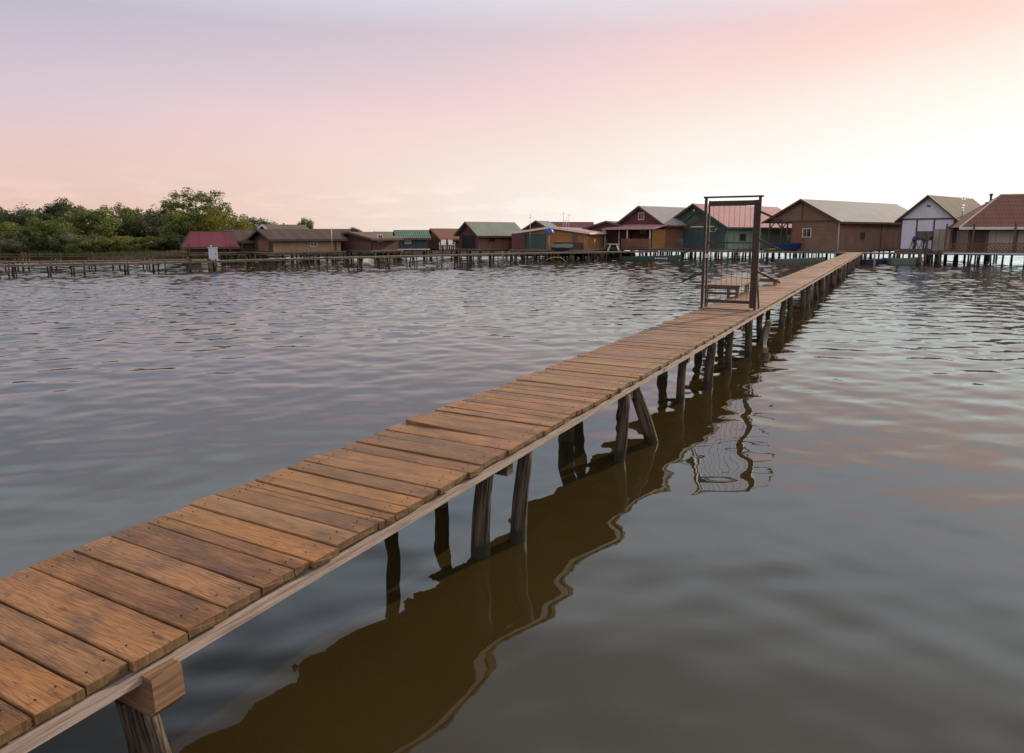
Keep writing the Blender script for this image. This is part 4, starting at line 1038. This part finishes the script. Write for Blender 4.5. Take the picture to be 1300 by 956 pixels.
glow = s.ramp(s.math('DIVIDE', s.math('MULTIPLY', t_, -1), 14), [(.5, 0.0), (1.0, 1.0)])
grad = s.mix(glow, grad, s.mix(1, grad, (1.12, 1.12, 1.1), 'MULTIPLY'))
# warm dusty band low on the left
lowl = s.math('MULTIPLY', s.ramp(s.math('DIVIDE', el, 9), [(.0, 1.0), (1, 0.0)]), s.ramp(s.math('ADD', xyz.outputs[0], .6), [(.1, .9), (.85, 0.0)]))
grad = s.mix(lowl, grad, srgb(222, 184, 168))
# cooler sky overhead; unseen sky behind brightened to fill the hut fronts
up = s.ramp(s.math('DIVIDE', el, 60), [(.25, 0.0), (.35, 1.0)])
grad = s.mix(up, grad, srgb(240, 240, 248))
zen = s.ramp(s.math('DIVIDE', el, 60), [(.42, 0.0), (.58, 1.0)])
grad = s.mix(zen, grad, s.mix(s.ramp(s.math('ADD', s.math('MULTIPLY', xyz.outputs[0], .7), .5), [(.1, 0.0), (.75, 1.0)]), srgb(112, 114, 124), srgb(200, 202, 208)))
beh = s.ramp(s.math('MULTIPLY', xyz.outputs[1], -1), [(.0, 0.0), (.6, 1.0)])
grad = s.mix(beh, grad, (1.15, 1.05, 1.05, 1))
cl = s.noise(s.vec(gen, (6, 6, 30)), 1.6, 6, .6)
clm = s.math('MULTIPLY', s.ramp(cl, [(.48, 0.0), (.6, .9)]), s.ramp(s.math('DIVIDE', el, 10), [(.0, .3), (.25, 1.0), (.5, 0.0)]))
grad = s.mix(clm, grad, s.mix(1, grad, (1.1, 1.09, 1.08), 'MULTIPLY'))
bgA = s.new('ShaderNodeBackground'); Lk.new(grad, bgA.inputs[0]); bgA.inputs[1].default_value = 1.0
sky = s.new('ShaderNodeTexSky', sky_type='NISHITA'); sky.sun_disc = False; sky.sun_elevation = SUN_EL; sky.sun_rotation = SUN_AZ
bgB = s.new('ShaderNodeBackground'); Lk.new(sky.outputs[0], bgB.inputs[0]); bgB.inputs[1].default_value = .1
mx = s.new('ShaderNodeMixShader'); mx.inputs[0].default_value = .05; Lk.new(bgA.outputs[0], mx.inputs[1]); Lk.new(bgB.outputs[0], mx.inputs[2])
ow = s.new('ShaderNodeOutputWorld'); Lk.new(mx.outputs[0], ow.inputs[0])

sd = bpy.data.lights.new('sun', 'SUN'); sd.energy = 5.0; sd.angle = R(.6); sd.color = (1.0, .82, .62)
so = bpy.data.objects.new('sun', sd); COL.objects.link(so)
dv = Vector((math.sin(SUN_AZ)*math.cos(SUN_EL), math.cos(SUN_AZ)*math.cos(SUN_EL), math.sin(SUN_EL)))
so.rotation_euler = dv.to_track_quat('Z', 'Y').to_euler(); so.location = (0, 0, 30)

# ------------------------------------------------------------------ camera and render
cd = bpy.data.cameras.new('camera'); cd.sensor_width = 36; cd.lens = FPX/1300*36; cd.shift_y = -(478-433.5)/1300; cd.clip_end = 12000; cd.clip_start = .05
co = bpy.data.objects.new('camera', cd); COL.objects.link(co); co.location = (0, 0, CAMZ); co.rotation_euler = (R(90)-TH, 0, 0)
SC.camera = co
SC.view_settings.view_transform = 'Standard'; SC.view_settings.look = 'None'; SC.view_settings.exposure = .06; SC.view_settings.gamma = 1
SC.cycles.use_denoising = True; SC.cycles.max_bounces = 6; SC.cycles.caustics_reflective = False; SC.cycles.caustics_refractive = False
SC.cycles.sample_clamp_indirect = 6
